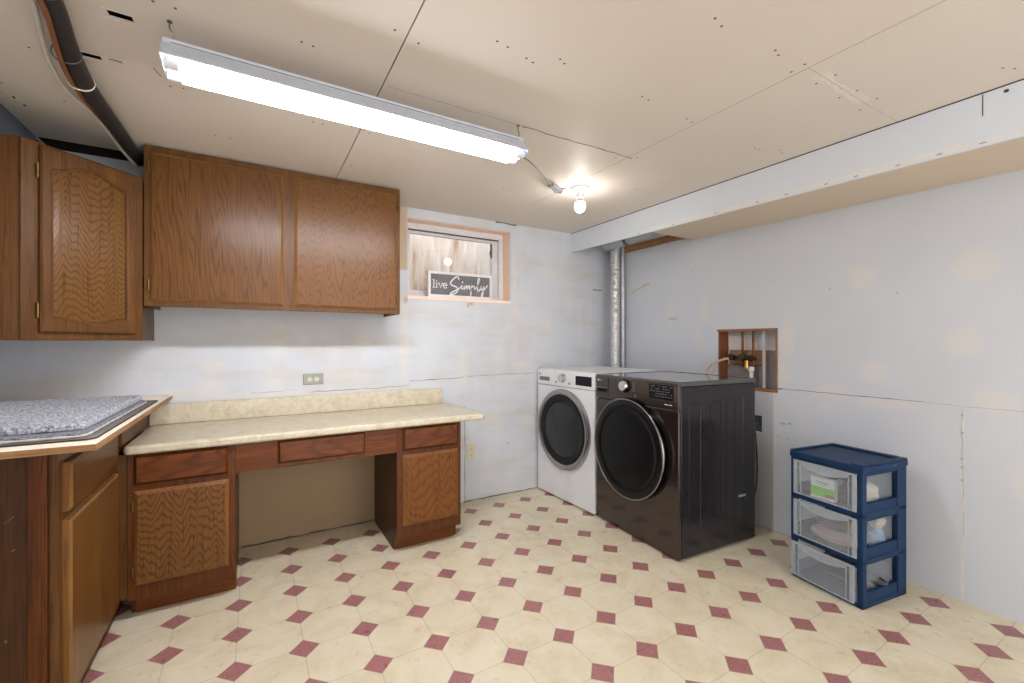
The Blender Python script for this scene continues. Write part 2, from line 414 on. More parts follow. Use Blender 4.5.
def grid_plate(bm, us, vs, holes, F, w0, w1, mi=0):
    """plate split in cells, leaving out the holes, with walls round every opening"""
    us = sorted(set(us)); vs = sorted(set(vs)); N, M = len(us) - 1, len(vs) - 1
    def solid(i, j):
        if not (0 <= i < N and 0 <= j < M): return False
        cu, cv = (us[i] + us[i + 1]) / 2, (vs[j] + vs[j + 1]) / 2
        return not any(h[0] < cu < h[1] and h[2] < cv < h[3] for h in holes)
    vv = {}
    def V(i, j, k):
        key = (i, j, k)
        if key not in vv: vv[key] = bm.verts.new(F(us[i], vs[j], (w0, w1)[k]))
        return vv[key]
    for i in range(N):
        for j in range(M):
            if not solid(i, j): continue
            for k in (0, 1): bm.faces.new((V(i, j, k), V(i + 1, j, k), V(i + 1, j + 1, k), V(i, j + 1, k))).material_index = mi
            if not solid(i - 1, j): bm.faces.new((V(i, j, 0), V(i, j + 1, 0), V(i, j + 1, 1), V(i, j, 1))).material_index = mi
            if not solid(i + 1, j): bm.faces.new((V(i + 1, j, 0), V(i + 1, j + 1, 0), V(i + 1, j + 1, 1), V(i + 1, j, 1))).material_index = mi
            if not solid(i, j - 1): bm.faces.new((V(i, j, 0), V(i + 1, j, 0), V(i + 1, j, 1), V(i, j, 1))).material_index = mi
            if not solid(i, j + 1): bm.faces.new((V(i, j + 1, 0), V(i + 1, j + 1, 0), V(i + 1, j + 1, 1), V(i, j + 1, 1))).material_index = mi
    return bm
def line_strip(bm, F, pts, width, w=.0008, mi=0, jit=0.0):
    """a thin raised-by-nothing mark following pts on the face"""
    P = [Vector((p[0], p[1])) for p in pts]; Q = []
    for a, b in zip(P, P[1:]):
        n = max(1, int((b - a).length / .04)) if jit else 1
        for k in range(n): Q.append(a.lerp(b, k / n))
    Q.append(P[-1])
    L, R = [], []
    for i, p in enumerate(Q):
        t = (Q[min(i + 1, len(Q) - 1)] - Q[max(i - 1, 0)]).normalized(); n = Vector((-t.y, t.x))
        c = p + n * random.uniform(-jit, jit); h = width * (random.uniform(.35, 1) if jit else 1) / 2
        L.append(bm.verts.new(F(*(c + n * h), w))); R.append(bm.verts.new(F(*(c - n * h), w)))
    for i in range(len(Q) - 1):
        bm.faces.new((L[i], L[i + 1], R[i + 1], R[i])).material_index = mi
def blotch(bm, F, u, v, ru, rv, w=.0008, mi=0, n=9, rough=.35):
    bm.faces.new([bm.verts.new(F(u + ru * math.cos(2 * PI * k / n) * random.uniform(1 - rough, 1), v + rv * math.sin(2 * PI * k / n) * random.uniform(1 - rough, 1), w)) for k in range(n)]).material_index = mi

# ------------------------------------------------------------------ the room
b = B(); box(b, XL - .1, XR + .15, YF, YB + .12, -.06, 0)
struct('floor', b, m_floor)

# ceiling: drywall boards with a gap between two of them, cut-outs and screw dimples
F_c = lambda u, v, w: (u, v, ZC - w)
SEAM = (.3985, .4025)
holes = [(-.861, -.45, 2.81, YB), (SEAM[0], SEAM[1], YF, 2.70),
         (-.362, -.306, 1.636, 1.668), (-.488, -.438, 1.916, 1.948), (-.419, -.384, 1.914, 1.930)]
us = [-.87, XR, .0] + [h[0] for h in holes] + [h[1] for h in holes]
vs = [YF, YB, 1.0] + [h[2] for h in holes] + [h[3] for h in holes]
b = B(); grid_plate(b, us, vs, holes, F_c, -.006, 0)
scr = [(.648, 1.186), (.69, 1.192), (.77, 1.208), (.80, 1.215), (.869, 1.155), (.895, 1.166), (-.243, 1.53), (-.194, 1.53), (-.268, 2.005), (-.229, 1.997), (-.156, 2.376), (-.099, 2.376),
       (.124, 1.50), (.157, 1.503), (1.145, .78), (1.19, .79), (1.437, .767), (1.47, .775), (1.595, .755), (1.60, .80), (2.079, 1.204), (2.11, 1.20), (2.206, 1.154), (2.24, 1.165),
       (1.75, .79), (1.75, .73), (1.927, .79), (1.93, .735), (2.06, .72), (2.10, .79), (.642, 1.971), (.21, 2.02), (.25, 2.02), (1.27, 1.17), (1.31, 1.175), (1.60, 1.20), (1.56, 1.19),
       (.36, .86), (.36, .82), (.44, .84), (.36, 1.3), (.44, 1.32), (.36, 1.98), (.44, 2.0), (.36, 2.4), (.44, 2.42), (1.0, 1.97), (1.04, 1.975), (1.3, 2.3), (1.34, 2.3), (2.0, 1.9), (2.03, 1.905),
       (-.79, 2.29), (-.64, 2.34), (-.62, 1.97), (2.2, .42), (2.24, .40), (1.9, 2.45), (1.93, 2.452), (1.58, 1.63), (1.67, 1.57)]
for x, y in scr:
    blotch(b, F_c, x + .001, y, .0045, .0045, .0008, 1, 7, .1)
line_strip(b, F_c, [(1.0, 1.598), (1.655, 1.592)], .007, .0008, 1, .004)
line_strip(b, F_c, [(.41, 1.60), (1.0, 1.598)], .003, .0008, 2, .003)
line_strip(b, F_c, [(1.628, YF), (1.628, 2.5)], .0028, .0006, 2)
line_strip(b, F_c, [(1.63, .76), (2.354, .752)], .002, .0006, 2, .004)
line_strip(b, F_c, [(1.70, .757), (2.05, .755)], .06, .0002, 3, .006)
for (x0, x1, y) in ((-.37, -.30, 1.631), (-.49, -.43, 1.911), (-.425, -.375, 1.910)): line_strip(b, F_c, [(x0, y), (x1, y)], .007, .0005, 4, .002)
for (x0, x1, y) in ((-.375, -.34, 1.673),): line_strip(b, F_c, [(x0, y), (x1, y)], .006, .0005, 4, .002)
line_strip(b, F_c, [(-.30, 1.90), (-.285, 1.95)], .003, .0007, 1)
line_strip(b, F_c, [(-.83, 2.18), (-.79, 2.42)], .012, .0007, 3, .004)
blotch(b, F_c, -.795, 2.40, .02, .03, .0008, 3); blotch(b, F_c, -.795, 2.40, .006, .012, .001, 1); blotch(b, F_c, -.785, 2.46, .006, .012, .001, 1)
struct('ceiling', b, [m_ceil, m_crack, m_crack_soft, m_mud, m_pack_white])
# joist space above, its shade put into a dark colour, closed on every side
b = B(); box(b, XL - .02, XR, YF, YB + .12, ZC + .24, ZC + .27)
for y in (-1.2, -.8, -.4, 0, .4, .8, 1.2, 1.78, 2.2, 2.6): box(b, XL, XR, y, y + .038, ZC + .02, ZC + .24)
box(b, XL - .02, XR, YB + .002, YB + .12, ZC + .01, ZC + .24)  # plate added behind the back gap to keep it dark
struct('trim_1', b, plain('joist_void_shade', (40, 30, 24), .9))

# left wall, with the furred-out strip at its top
b = bx(XL - .1, XL, YF, YB + .12, 0, ZC + .25)
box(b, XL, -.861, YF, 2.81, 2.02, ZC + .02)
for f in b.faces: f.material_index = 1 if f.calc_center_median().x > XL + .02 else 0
struct('wall_left', b, [m_wall, m_wall_l])

# back wall with the window opening
F_b = f_back(YB)
WIN = (.912, 1.742, 1.505, 2.072)
b = B(); grid_plate(b, [XL, XR + .1, .6, 1.35, WIN[0], WIN[1]], [0, ZC + .006, .94, WIN[2], WIN[3]], [WIN], F_b, -.165, 0)
line_strip(b, F_b, [(.93, .928), (1.30, .936), (1.34, .94)], .005, .0008, 1, .003)
line_strip(b, F_b, [(1.36, .944), (1.98, .948)], .003, .0008, 1, .002)
line_strip(b, F_b, [(1.347, 0), (1.347, .72)], .005, .0008, 1, .0015)
line_strip(b, F_b, [(1.33, .006), (2.0, .006)], .008, .0008, 1, .004)
line_strip(b, F_b, [(-.07, .008), (.68, .010)], .012, .0010, 1, .003)
line_strip(b, F_b, [(-.02, .9), (.22, .905)], .003, .0008, 2, .003)
line_strip(b, F_b, [(.30, .89), (.93, .895)], .006, .0008, 2, .004)
quad(b, [F_b(u, v, .0007) for u, v in ((.83, 1.70), (WIN[0] - .002, 1.70), (WIN[0] - .002, ZC), (.83, ZC))], 4)
blotch(b, F_b, 1.395, 1.488, .035, .014, .001, 5); blotch(b, F_b, 1.375, 1.468, .008, .022, .001, 5); blotch(b, F_b, .90, 1.49, .02, .03, .001, 5)
line_strip(b, F_b, [(1.61, 2.134), (1.80, 2.134)], .012, .0009, 1, .006)
blotch(b, F_b, 1.72, .40, .006, .006, .001, 1); line_strip(b, F_b, [(2.60, 1.665), (2.70, 1.668)], .012, .0008, 1, .003)
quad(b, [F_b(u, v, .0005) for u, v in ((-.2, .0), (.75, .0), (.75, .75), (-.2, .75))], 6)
m_patch = plain('cream_patch', (220, 210, 192), .75, 0, .05, 20)
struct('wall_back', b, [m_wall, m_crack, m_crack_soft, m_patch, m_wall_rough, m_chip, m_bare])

# right wall with the valve opening and the small box hole
F_r = f_left(XR)
NICHE = (1.494, 1.892, .892, 1.278); HOLE = (1.585, 1.665, .615, .722)
b = B(); grid_plate(b, [YF, YB, .5, NICHE[0], NICHE[1], HOLE[0], HOLE[1]], [0, ZC + .25, NICHE[2], NICHE[3], HOLE[2], HOLE[3]], [NICHE, HOLE], F_r, -.013, 0)
line_strip(b, F_r, [(1.485, .908), (1.46, .909)], .008, .0008, 1, .002)
line_strip(b, F_r, [(1.46, .909), (.80, .906)], .0035, .0008, 1, .0018); line_strip(b, F_r, [(.80, .906), (.66, .902), (.2, .905), (YF, .9)], .0028, .0008, 2, .0012)
line_strip(b, F_r, [(.664, .0), (.664, .905)], .014, .0008, 3, .004)
line_strip(b, F_r, [(.660, .30), (.664, .9)], .003, .0011, 2, .003)
for z in (.86, .78, .66, .62, .56): blotch(b, F_r, .664, z, .006, .006, .0012, 2)
line_strip(b, F_r, [(1.505, .0), (1.505, .89)], .02, .0006, 3, .004)
for (u, v, s) in ((1.455, .695, .022), (1.415, .70, .014)): blotch(b, F_r, u, v, s, .010, .0009, 2)
for (u, v) in ((1.49, .615), (1.425, .605), (1.50, .86), (.9, 1.45), (1.2, 1.5), (2.1, 1.73), (.45, 1.4), (.35, 1.7)): blotch(b, F_r, u, v, .006, .006, .0009, 2)
line_strip(b, F_r, [(2.70, 1.625), (2.60, 1.66), (2.52, 1.685)], .02, .0008, 4, .006)
blotch(b, F_r, 2.28, 1.38, .07, .014, .0006, 5, 12, .5)
line_strip(b, F_r, [(1.38, .005), (1.55, .010), (1.8, .006)], .012, .0010, 4, .005)
m_patch_w = plain('paler_patch', (214, 212, 210), .7, 0, .03, 20)
m_smudge = plain('faint_smudge', (168, 166, 168), .8, 0, .05, 20)
struct('wall_right', b, [m_wall_r, m_crack, m_smudge, m_patch_w, m_chip, plain('faint_scuff', (190, 190, 194), .8, 0, .03, 20)])

# unseen wall added behind the camera, its wide doorway opened for fill light
b = B(); grid_plate(b, [XL - .1, -.3, 2.4, XR + .15], [0, 2.08, ZC + .25], [(-.3, 2.4, 0, 2.08)], lambda u, v, w: (u, YF + w, v), -.1, 0)
struct('wall_front', b, m_wall_r)

# soffit along the right wall; its underside is open near the back corner
zs = lambda y: 1.935 + (y - .4) * (1.975 - 1.935) / 2.55
b = B()
pts = [(YF, zs(YF)), (YB, zs(YB)), (YB, ZC), (YF, ZC)]
prism(b, lambda u, v, w: (SOF + w, u, v), pts, 0, .013)
line_strip(b, f_left(SOF), [(.50, 2.13), (.50, 2.05)], .003, .0008, 1)
blotch(b, f_left(SOF), .44, 2.115, .008, .008, .001, 1)
line_strip(b, f_left(SOF), [(YF, ZC - .002), (YB, ZC - .002)], .006, .0008, 1)
for y in (.5, .62, .75, .9, 1.02, 1.2, 1.35, 1.6, 1.9, 2.2): blotch(b, f_left(SOF), y, zs(y) + .012, .012, .004, .0009, 3)
line_strip(b, f_left(SOF), [(YF, zs(YF) + .02), (2.2, zs(2.2) + .02)], .04, .0004, 4, .003)
box(b, SOF - .006, SOF, 2.68, 2.93, 1.985, 1.999, 0)
struct('wall_soffit', b, [m_sofface, m_crack, m_patch, m_smudge, plain('pale_joint_band', (226, 227, 226), .7, 0, .03, 20)])
b = B(); prism(b, lambda u, v, w: (SOF + .0 + w, u, v), [(YF, zs(YF)), (2.09, zs(2.09)), (2.09, zs(2.09) + .012), (YF, zs(YF) + .012)], .013, XR - SOF)
struct('ceiling_soffit', b, m_soffit_under)
b = B(); box(b, XR - .042, XR, 2.02, YB - .17, 1.985, 2.06); box(b, 2.67, XR - .042, 2.02, 2.058, 1.985, 2.06)
struct('trim_2', b, m_nailer)

# rear wall panels of the valve opening
b = B(); d = .0
F_n = f_left(XR)
for (u0, u1, v0, v1) in ((NICHE[0], NICHE[1], NICHE[3] - .006, NICHE[3] + .010), (NICHE[0], NICHE[1], NICHE[2] - .012, NICHE[2] + .008)):
    fbox(b, F_n, u0 - .008, u1 + .008, v0, v1, -.10, .001)
fbox(b, F_n, NICHE[0] - .008, NICHE[0] + .006, NICHE[2], NICHE[3], -.10, .001)
struct('trim_3', b, m_stud_y)
b = B(); fbox(b, F_n, NICHE[1] - .012, NICHE[1] + .03, NICHE[2] - .02, NICHE[3] + .02, -.10, -.001)
struct('trim_4', b, m_stud)
b = B(); fbox(b, F_n, 1.45, 1.95, .85, 1.32, -.115, -.10, 0)
fbox(b, F_n, 1.50, 1.86, 1.045, 1.145, -.10, -.085, 1); fbox(b, F_n, 1.50, 1.88, .88, 1.045, -.10, -.09, 2); fbox(b, F_n, 1.50, 1.578, .88, 1.14, -.10, -.07, 2)
line_strip(b, F_n, [(1.62, 1.043), (1.83, 1.043)], .006, -.088, 3)
struct('wall_niche', b, [m_insul, m_block, m_greyback, m_darkgap])
b = B(); fbox(b, F_n, 1.56, 1.69, .60, .74, -.07, -.055); struct('trim_5', b, m_darkgap)

# window: lumber lining, vinyl slider, glass and the well behind it
YW = 3.075
b = B()
box(b, WIN[0] - .02, WIN[1] + .002, YB + .012, YW + .03, WIN[3] - .004, WIN[3] + .015)
struct('trim_6', b, m_lumber_x)
b = bx(WIN[1] - .004, WIN[1] + .02, YB + .012, YW + .03, WIN[2], WIN[3]); struct('trim_7', b, m_lumber)
b = bx(WIN[0] - .02, WIN[0] + .002, YB + .012, YW + .03, WIN[2], WIN[3]); struct('trim_8', b, m_lumber)
b = bx(WIN[0], WIN[1], YB + .002, YW + .03, WIN[2] - .002, 1.526); struct('trim_9', b, m_lumber_x)
b = B()
x0, x1, z0, z1 = WIN[0] + .002, WIN[1] - .004, 1.526, WIN[3] - .004
for a in ((x0, x1, z1 - .045, z1), (x0, x1, z0, z0 + .035), (x0, x0 + .035, z0 + .035, z1 - .045), (x1 - .04, x1, z0 + .035, z1 - .045)):
    box(b, a[0], a[1], YW, YW + .07, a[2], a[3])
win = struct('window_1', b, m_vinyl, bev=.002)
b = B()
box(b, x0 + .035, x1 - .04, YW + .001, YW + .018, z1 - .052, z1 - .045)
part('track', b, m_vinyl_dk, win)
b = B(); a0, a1, c0, c1 = x0 + .035, x1 - .04, z0 + .035, z1 - .052
for a in ((a0, a1, c1 - .02, c1), (a0, a1, c0, c0 + .02), (a0, a0 + .02, c0 + .02, c1 - .02), (a1 - .055, a1, c0 + .02, c1 - .02)):
    box(b, a[0], a[1], YW + .02, YW + .05, a[2], a[3])
sash = part('sash', b, m_vinyl, win, bev=.002)
part('pane', bx(a0 + .02, a1 - .055, YW + .033, YW + .037, c0 + .02, c1 - .02), m_glass, sash)
b = B(); box(b, a1 - .062, a1 - .054, YW + .012, YW + .03, c1 - .14, c1 - .03); box(b, a1 - .075, a1 - .058, YW + .006, YW + .02, c1 - .12, c1 - .085)
part('latch', b, m_vinyl_dk, win)
# corrugated well
b = B(); N = 120; top, bot = [], []
for k in range(N + 1):
    t = PI * k / N; rr = 1 + .018 * math.sin(k * 2 * PI / 6)
    p = (1.33 - 1.0 * math.cos(t) * rr, YW + .09 + .75 * math.sin(t) * rr)
    top.append(b.verts.new((*p, 2.33))); bot.append(b.verts.new((*p, 1.2)))
for k in range(N): b.faces.new((bot[k], bot[k + 1], top[k + 1], top[k]))
struct('wall_window_well', b, m_well, smooth=60)
b = bx(.3, 2.4, YW + .05, YW + .9, 1.1, 1.2); struct('floor_window_well', b, plain('well_gravel', (150, 140, 128), .95, 0, .3, 90))

# ------------------------------------------------------------------ small helpers for cabinets
def hinge(bm, F, u, v, h=.05, side=-1):
    fbox(bm, F, u - .006 if side < 0 else u - .002, u + .002 if side < 0 else u + .006, v - h / 2, v + h / 2, 0, .004)
    c = [F(u, v - h * .42, .007), F(u, v + h * .42, .007)]
    tube(bm, c, .0045, 8)
    for s in (-.5, .5): tube(bm, [F(u, v + h * s * .84, .007), F(u, v + h * s * 1.0, .007)], .003, 8)
    return bm

# ------------------------------------------------------------------ wall cabinet with two flat doors
YU = 2.64
t = thing('wall_cabinet', 'long oak wall cabinet with two flat doors hung tight under the ceiling', 'cabinet', (.155, YU, 1.37))
b = B(); F = f_back(YU); x0, x1, z0, z1 = -.452, .765, 1.37, 2.132
box(b, x0, x0 + .016, YU + .019, YB - .001, z0, z1); box(b, x1 - .016, x1, YU + .019, YB - .001, z0, z1)
box(b, x0 + .016, x1 - .016, YU + .019, YB - .001, z0 + .022, z0 + .034); box(b, x0 + .016, x1 - .016, YU + .019, YB - .001, z1 - .02, z1 - .006)
box(b, x0 + .016, x1 - .016, YB - .012, YB - .001, z0 + .034, z1 - .02)
part('carcass', b, m_oak_v, t, local=False)
b = B(); grid_plate(b, [x0, -.415, .112, .206, .728, x1], [z0, 1.412, 2.085, z1], [(-.415, .112, 1.412, 2.085), (.206, .728, 1.412, 2.085)], F, -.019, 0)
part('face_frame', b, m_oak_v, t, local=False, bev=.002)
for (u0, u1, m, hs) in ((-.430, .132, m_oak_a, -1), (.185, .744, m_oak_b, 1)):
    d = part('door', slab(B(), F, u0, u1, 1.394, 2.10, .016, .013), [m, m_oak_edge], t, local=False)
    for z in (1.47, 2.03): part('hinge', hinge(B(), F, u0 - .003 if hs < 0 else u1 + .003, z, .055, hs), m_brass, d, local=False, smooth=40)

# ------------------------------------------------------------------ corner wall cabinet with an arched door (own frame: u along the slanted face)
P0 = Vector((-.765, 2.345, 1.207))
t = thing('corner_wall_cabinet', 'oak corner wall cabinet with one arched raised-panel door and brass hinges', 'cabinet', P0, PI / 4)
LZ = .765; W = .427
def inv45(x, y):   # room xy -> cabinet frame
    p = MW[t.name].inverted() @ Vector((x, y, P0.z)); return (p.x, p.y)
foot = [inv45(*p) for p in ((-.765, 2.345), (-.463, 2.647), (-.463, YB - .001), (XL + .001, YB - .001), (XL + .001, 2.345))]
b = B(); prism(b, lambda u, v, w: (u, v, w), foot, 0, LZ)
part('carcass', b, m_oak_v, t, bev=.002)
F = f_back(-.0005)
b = B(); grid_plate(b, [0, .075, .37, W], [0, .05, LZ - .05, LZ], [(.075, .37, .05, LZ - .05)], F, 0, .012)
part('face_frame', b, m_oak_v, t, bev=.0015)
F2 = f_back(-.0125)
u0, u1, v0, v1 = .050, .388, .030, .754
ui0, ui1, vi0, vi1 = u0 + .040, u1 - .040, v0 + .052, v1 - .054
def arch_loop(d, n=24):
    pts = []
    def arch(s): # 0 at the ends, 1 in the middle with flat shoulders
        s = min(max((s - .0) / 1.0, 0), 1); return math.sin(PI * s) ** 1.5
    for k in range(n + 1):
        s = k / n; pts.append((ui0 - d + (ui1 - ui0 + 2 * d) * s, vi0 - d + .016 - .026 * arch(s)))
    for k in range(n + 1):
        s = 1 - k / n; pts.append((ui0 - d + (ui1 - ui0 + 2 * d) * s, vi1 + d - .036 + .044 * arch(s)))
    return pts
def rect_loop(n=24):
    return [(u0 + (u1 - u0) * k / n, v0) for k in range(n + 1)] + [(u1 - (u1 - u0) * k / n, v1) for k in range(n + 1)]
b = B(); rings = []
rl = rect_loop()
def inset(p, d): return (min(max(p[0], u0 + d), u1 - d), min(max(p[1], v0 + d), v1 - d))
for pts, w in ((rl, 0), (rl, .012), ([inset(p, .005) for p in rl], .018), (arch_loop(.010), .018), (arch_loop(.004), .0135), (arch_loop(0), .0135), (arch_loop(-.001), .008), (arch_loop(-.001), 0)):
    rings.append([b.verts.new(F2(*p, w)) for p in pts])
for a, c in zip(rings, rings[1:] + rings[:1]):
    n = len(a)
    for i in range(n): b.faces.new((a[i], a[(i + 1) % n], c[(i + 1) % n], c[i]))
door = part('door', b, m_oak_v, t, smooth=30)
b = B(); rings = []
for dd, w in ((-.0005, .004), (-.0005, .0085), (-.010, .0125)): rings.append([b.verts.new(F2(*p, w)) for p in arch_loop(dd)])
for a, c in zip(rings, rings[1:]):
    n = len(a)
    for i in range(n): b.faces.new((a[i], a[(i + 1) % n], c[(i + 1) % n], c[i]))
b.faces.new(rings[0]); b.faces.new(rings[-1])
part('panel', b, m_oak_arch, door, smooth=30)
for z in (.115, .655): part('hinge', hinge(B(), F2, u0 - .004, z, .06, -1), m_brass, door, smooth=40)

# ------------------------------------------------------------------ base cabinet along the left wall
XF = -.505
t = thing('base_cabinet', 'tall base cabinet on the left wall with dark end panel, under the plywood top', 'cabinet', (-.78, 2.3, 0))
b = B(); box(b, XL + .001, XF - .019, 1.80, YB - .001, .0, .8935)
Fe = f_back(1.80); n0 = len(b.faces)
line_strip(b, Fe, [(-.616, .682), (-.596, .698)], .002, .0006, 1); line_strip(b, Fe, [(-.60, .60), (-.592, .604)], .003, .0006, 1); blotch(b, Fe, -.612, .345, .004, .006, .0006, 1)
part('carcass', b, [m_walnut, m_oak_edge], t, local=False)
F = f_right(XF - .019)
b = B(); grid_plate(b, [1.80, 1.86, 2.35, 2.64, YB - .021], [.10, .13, .64, .70, .815, .8935], [(1.86, 2.35, .13, .64), (1.86, 2.35, .70, .815)], F, 0, .019)
part('face_frame', b, m_oak_v, t, local=False, bev=.0015)
part('end_stile', bx(XF - .06, XF - .020, 1.788, 1.7995, 0, .893), m_desk_v, t, local=False, bev=.001)
F = f_right(XF)
part('drawer_front', slab(B(), F, 1.836, 2.365, .682, .832, .021, .009, .014), [m_basedoor, m_oak_edge], t, local=False)
d = part('door', slab(B(), F, 1.836, 2.377, .105, .655, .021, .007, .015), [m_basedoor_v, m_oak_edge], t, local=False)
for z in (.20, .57): part('hinge', hinge(B(), F, 2.381, z, .05, 1), m_brass, d, local=False, smooth=40)

part('filler', bx(XF + .001, -.4712, 2.432, 2.445, .10, .718), m_oak_v, t, local=False)
b = bx(XF + .001, -.4835, 2.415, YB - .003, .7585, .893); box(b, -.4840, -.4830, 2.60, 2.603, .7585, .893); part('side_splash', b, m_oak_y, t, local=False)

# plywood sheet lying on it
b = B(); box(b, XL + .002, -.386, 1.65, YB - .003, .894, .9125)
for f in b.faces: f.material_index = 1 if f.normal.z > .5 else 0
b.normal_update()
for f in b.faces: f.material_index = 1 if f.calc_center_median().z > .912 else 0
o = part('plywood_sheet', b, [m_ply, m_plytop]); tag(o, 'loose plywood sheet laid as a top over the left base cabinet', 'board')

# ------------------------------------------------------------------ mats stacked on the plywood
def mat_shape(x0, x1, y0, y1, z0, h, rough, seed, res=.006, rad=.03, edge=.006):
    bm = B(); nx, ny = int((x1 - x0) / res), int((y1 - y0) / res); V = {}
    def shape(i, j):
        x, y = x0 + (x1 - x0) * i / nx, y0 + (y1 - y0) * j / ny
        cx, cy = min(max(x, x0 + rad), x1 - rad), min(max(y, y0 + rad), y1 - rad)
        dx, dy = x - cx, y - cy; l = math.hypot(dx, dy)
        if dx and dy and max(abs(dx), abs(dy)) > 0:
            k = max(abs(dx), abs(dy)) / l; x, y = cx + dx * k, cy + dy * k
        e = min(i * res, (nx - i) * res, j * res, (ny - j) * res)
        f = min(1, (e + .0015) / edge); f = math.sqrt(max(0, 1 - (1 - f) ** 2))
        n = mnoise.noise(Vector((x * 95, y * 95, seed))) * rough + mnoise.noise(Vector((x * 9, y * 9, seed))) * rough * .5
        x += mnoise.noise(Vector((y * 12, seed, 0))) * .003 if e < .012 else 0
        return (x, y, z0 + h * f * .8 + h * .2 + n * f)
    for i in range(nx + 1):
        for j in range(ny + 1): V[i, j] = bm.verts.new(shape(i, j))
    for i in range(nx):
        for j in range(ny): bm.faces.new((V[i, j], V[i + 1, j], V[i + 1, j + 1], V[i, j + 1]))
    loop = [V[i, 0] for i in range(nx)] + [V[nx, j] for j in range(ny)] + [V[i, ny] for i in range(nx, 0, -1)] + [V[0, j] for j in range(ny, 0, -1)]
    low = [bm.verts.new((v.co.x, v.co.y, z0)) for v in loop]; n = len(loop)
    for k in range(n): bm.faces.new((loop[k], loop[(k + 1) % n], low[(k + 1) % n], low[k]))
    bm.faces.new(low)
    return bm
def hem(bm, x0, x1, y0, y1, z, r, rad=.03, twist=True):
    pts = []
    for (cx, cy, a0) in ((x1 - rad, y1 - rad, 0), (x0 + rad, y1 - rad, 90), (x0 + rad, y0 + rad, 180), (x1 - rad, y0 + rad, 270)):
        for k in range(7):
            a = math.radians(a0 + 15 * k); pts.append(Vector((cx + rad * math.cos(a), cy + rad * math.sin(a), z)))
    q = []
    n = len(pts)
    for i in range(n):
        a, c = pts[i], pts[(i + 1) % n]; m = max(1, int((c - a).length / .012))
        for k in range(m): q.append(a.lerp(c, k / m))
    tube(bm, q, (lambda i: r * (1 + .25 * math.sin(i * 1.3))) if twist else r, 8, closed=True)
    return bm
o = part('floor_mat', mat_shape(-1.03, -.405, 1.722, 2.70, .9130, .0045, .0006, 1, .01), m_rug_dark, smooth=60)
tag(o, 'thin taupe rubber-backed mat at the bottom of the pile on the plywood', 'mat', None)
part('binding', hem(B(), -1.03, -.405, 1.722, 2.70, .9155, .0022, .03, False), m_dark_rubber, o, smooth=60)
o = part('bath_mat', mat_shape(-1.02, -.432, 1.742, 2.60, .9186, .014, .0024, 5, .006), m_rug2, smooth=60)
tag(o, 'slate grey bath mat with a pale twisted hem, middle of the pile', 'mat')
part('hem', hem(B(), -1.02, -.432, 1.742, 2.60, .9225, .0036), m_rug_piping, o, smooth=60)
o = part('plush_rug', mat_shape(-1.01, -.447, 1.79, 2.60, .9352, .020, .0050, 9, .0045), m_rug, smooth=60)
tag(o, 'light grey plush rug lying on top of the pile of mats', 'rug')

# ------------------------------------------------------------------ desk: two cabinets, apron and laminate top
YD = 2.43; F = f_back(YD); FD = f_back(YD)
def desk_cabinet(name, label, x0, x1, df, doormat, hs, toe):
    t = thing(name, label, 'cabinet', ((x0 + x1) / 2, YD + .2, 0), 0, 'cabinets carrying the desk top')
    b = B()
    for a, c in ((x0, x0 + .016), (x1 - .016, x1)):
        prism(b, lambda u, v, w: (w, u, v), [(YD + .019, .09), (2.508, .09), (2.508, .0), (YB - .002, .0), (YB - .002, .718), (YD + .019, .718)], a, c)
    box(b, x0 + .016, x1 - .016, YD + .02, YB - .002, .09, .102); box(b, x0 + .016, x1 - .016, YB - .014, YB - .002, .102, .718)
    part('carcass', b, m_walnut if hs > 0 else m_desk_v, t, local=False)
    d0, d1 = df
    b = B(); grid_plate(b, [x0, d0 + .012, d1 - .012, x1], [.09, .17, .545, .597, .69, .718], [(d0 + .012, d1 - .012, .17, .545), (d0 + .012, d1 - .012, .597, .69)], F, -.019, 0)
    part('face_frame', b, m_desk_v, t, local=False, bev=.0015)
    part('toe_kick', bx(toe[0], toe[1], 2.498, 2.507, .001, .0895), m_desk_h, t, local=False)
    part('drawer_front', slab(B(), F, d0, d1, .584, .712, .016, .012), [m_desk_drawer, m_desk_v], t, local=False)
    d = part('door', slab(B(), F, d0, d1, .152, .557, .014, .014, .005), [doormat, m_desk_edge], t, local=False)
    b = B()
    for a in ((d0, d1, .536, .556), (d0, d1, .158, .176), (d0, d0 + .016, .176, .536), (d1 - .016, d1, .176, .536)):
        fbox(b, F, a[0] + .0125, a[1] - .0125, a[2] + (.0 if a[2] > .5 else .0125), a[3] - (.0125 if a[3] > .5 else .0), .0135, .0145)
    b.free()
    for z in (.215, .495): part('hinge', hinge(B(), F, d0 - .004 if hs < 0 else d1 + .004, z, .05, hs), m_brass, d, local=False, smooth=40)
    return t
desk_cabinet('desk_cabinet', 'left desk cabinet with bold chevron-grain door, beside the tall base cabinet', -.470, -.080, (-.448, -.106), m_desk_door_a, -1, (-.452, -.082))
desk_cabinet('desk_cabinet', 'narrow desk cabinet under the open right end of the laminate top', .687, 1.077, (.7185, 1.0565), m_desk_door_b, 1, (.689, 1.062))
t = thing('desk_apron', 'oak rail with one shallow pencil drawer spanning the open knee space', 'drawer rail', (.3, YD + .02, .58))
b = B(); fbox(b, F, -.079, .686, .578, .718, -.019, -.001)
part('rail', b, m_desk_h, t, local=False)
b = B(); fbox(b, F, .095, .515, .586, .716, -.0005, .004); slab(b, F, .097, .513, .60, .714, .014, .010)
part('drawer_front', b, [m_desk_drawer, m_desk_v], t, local=False)

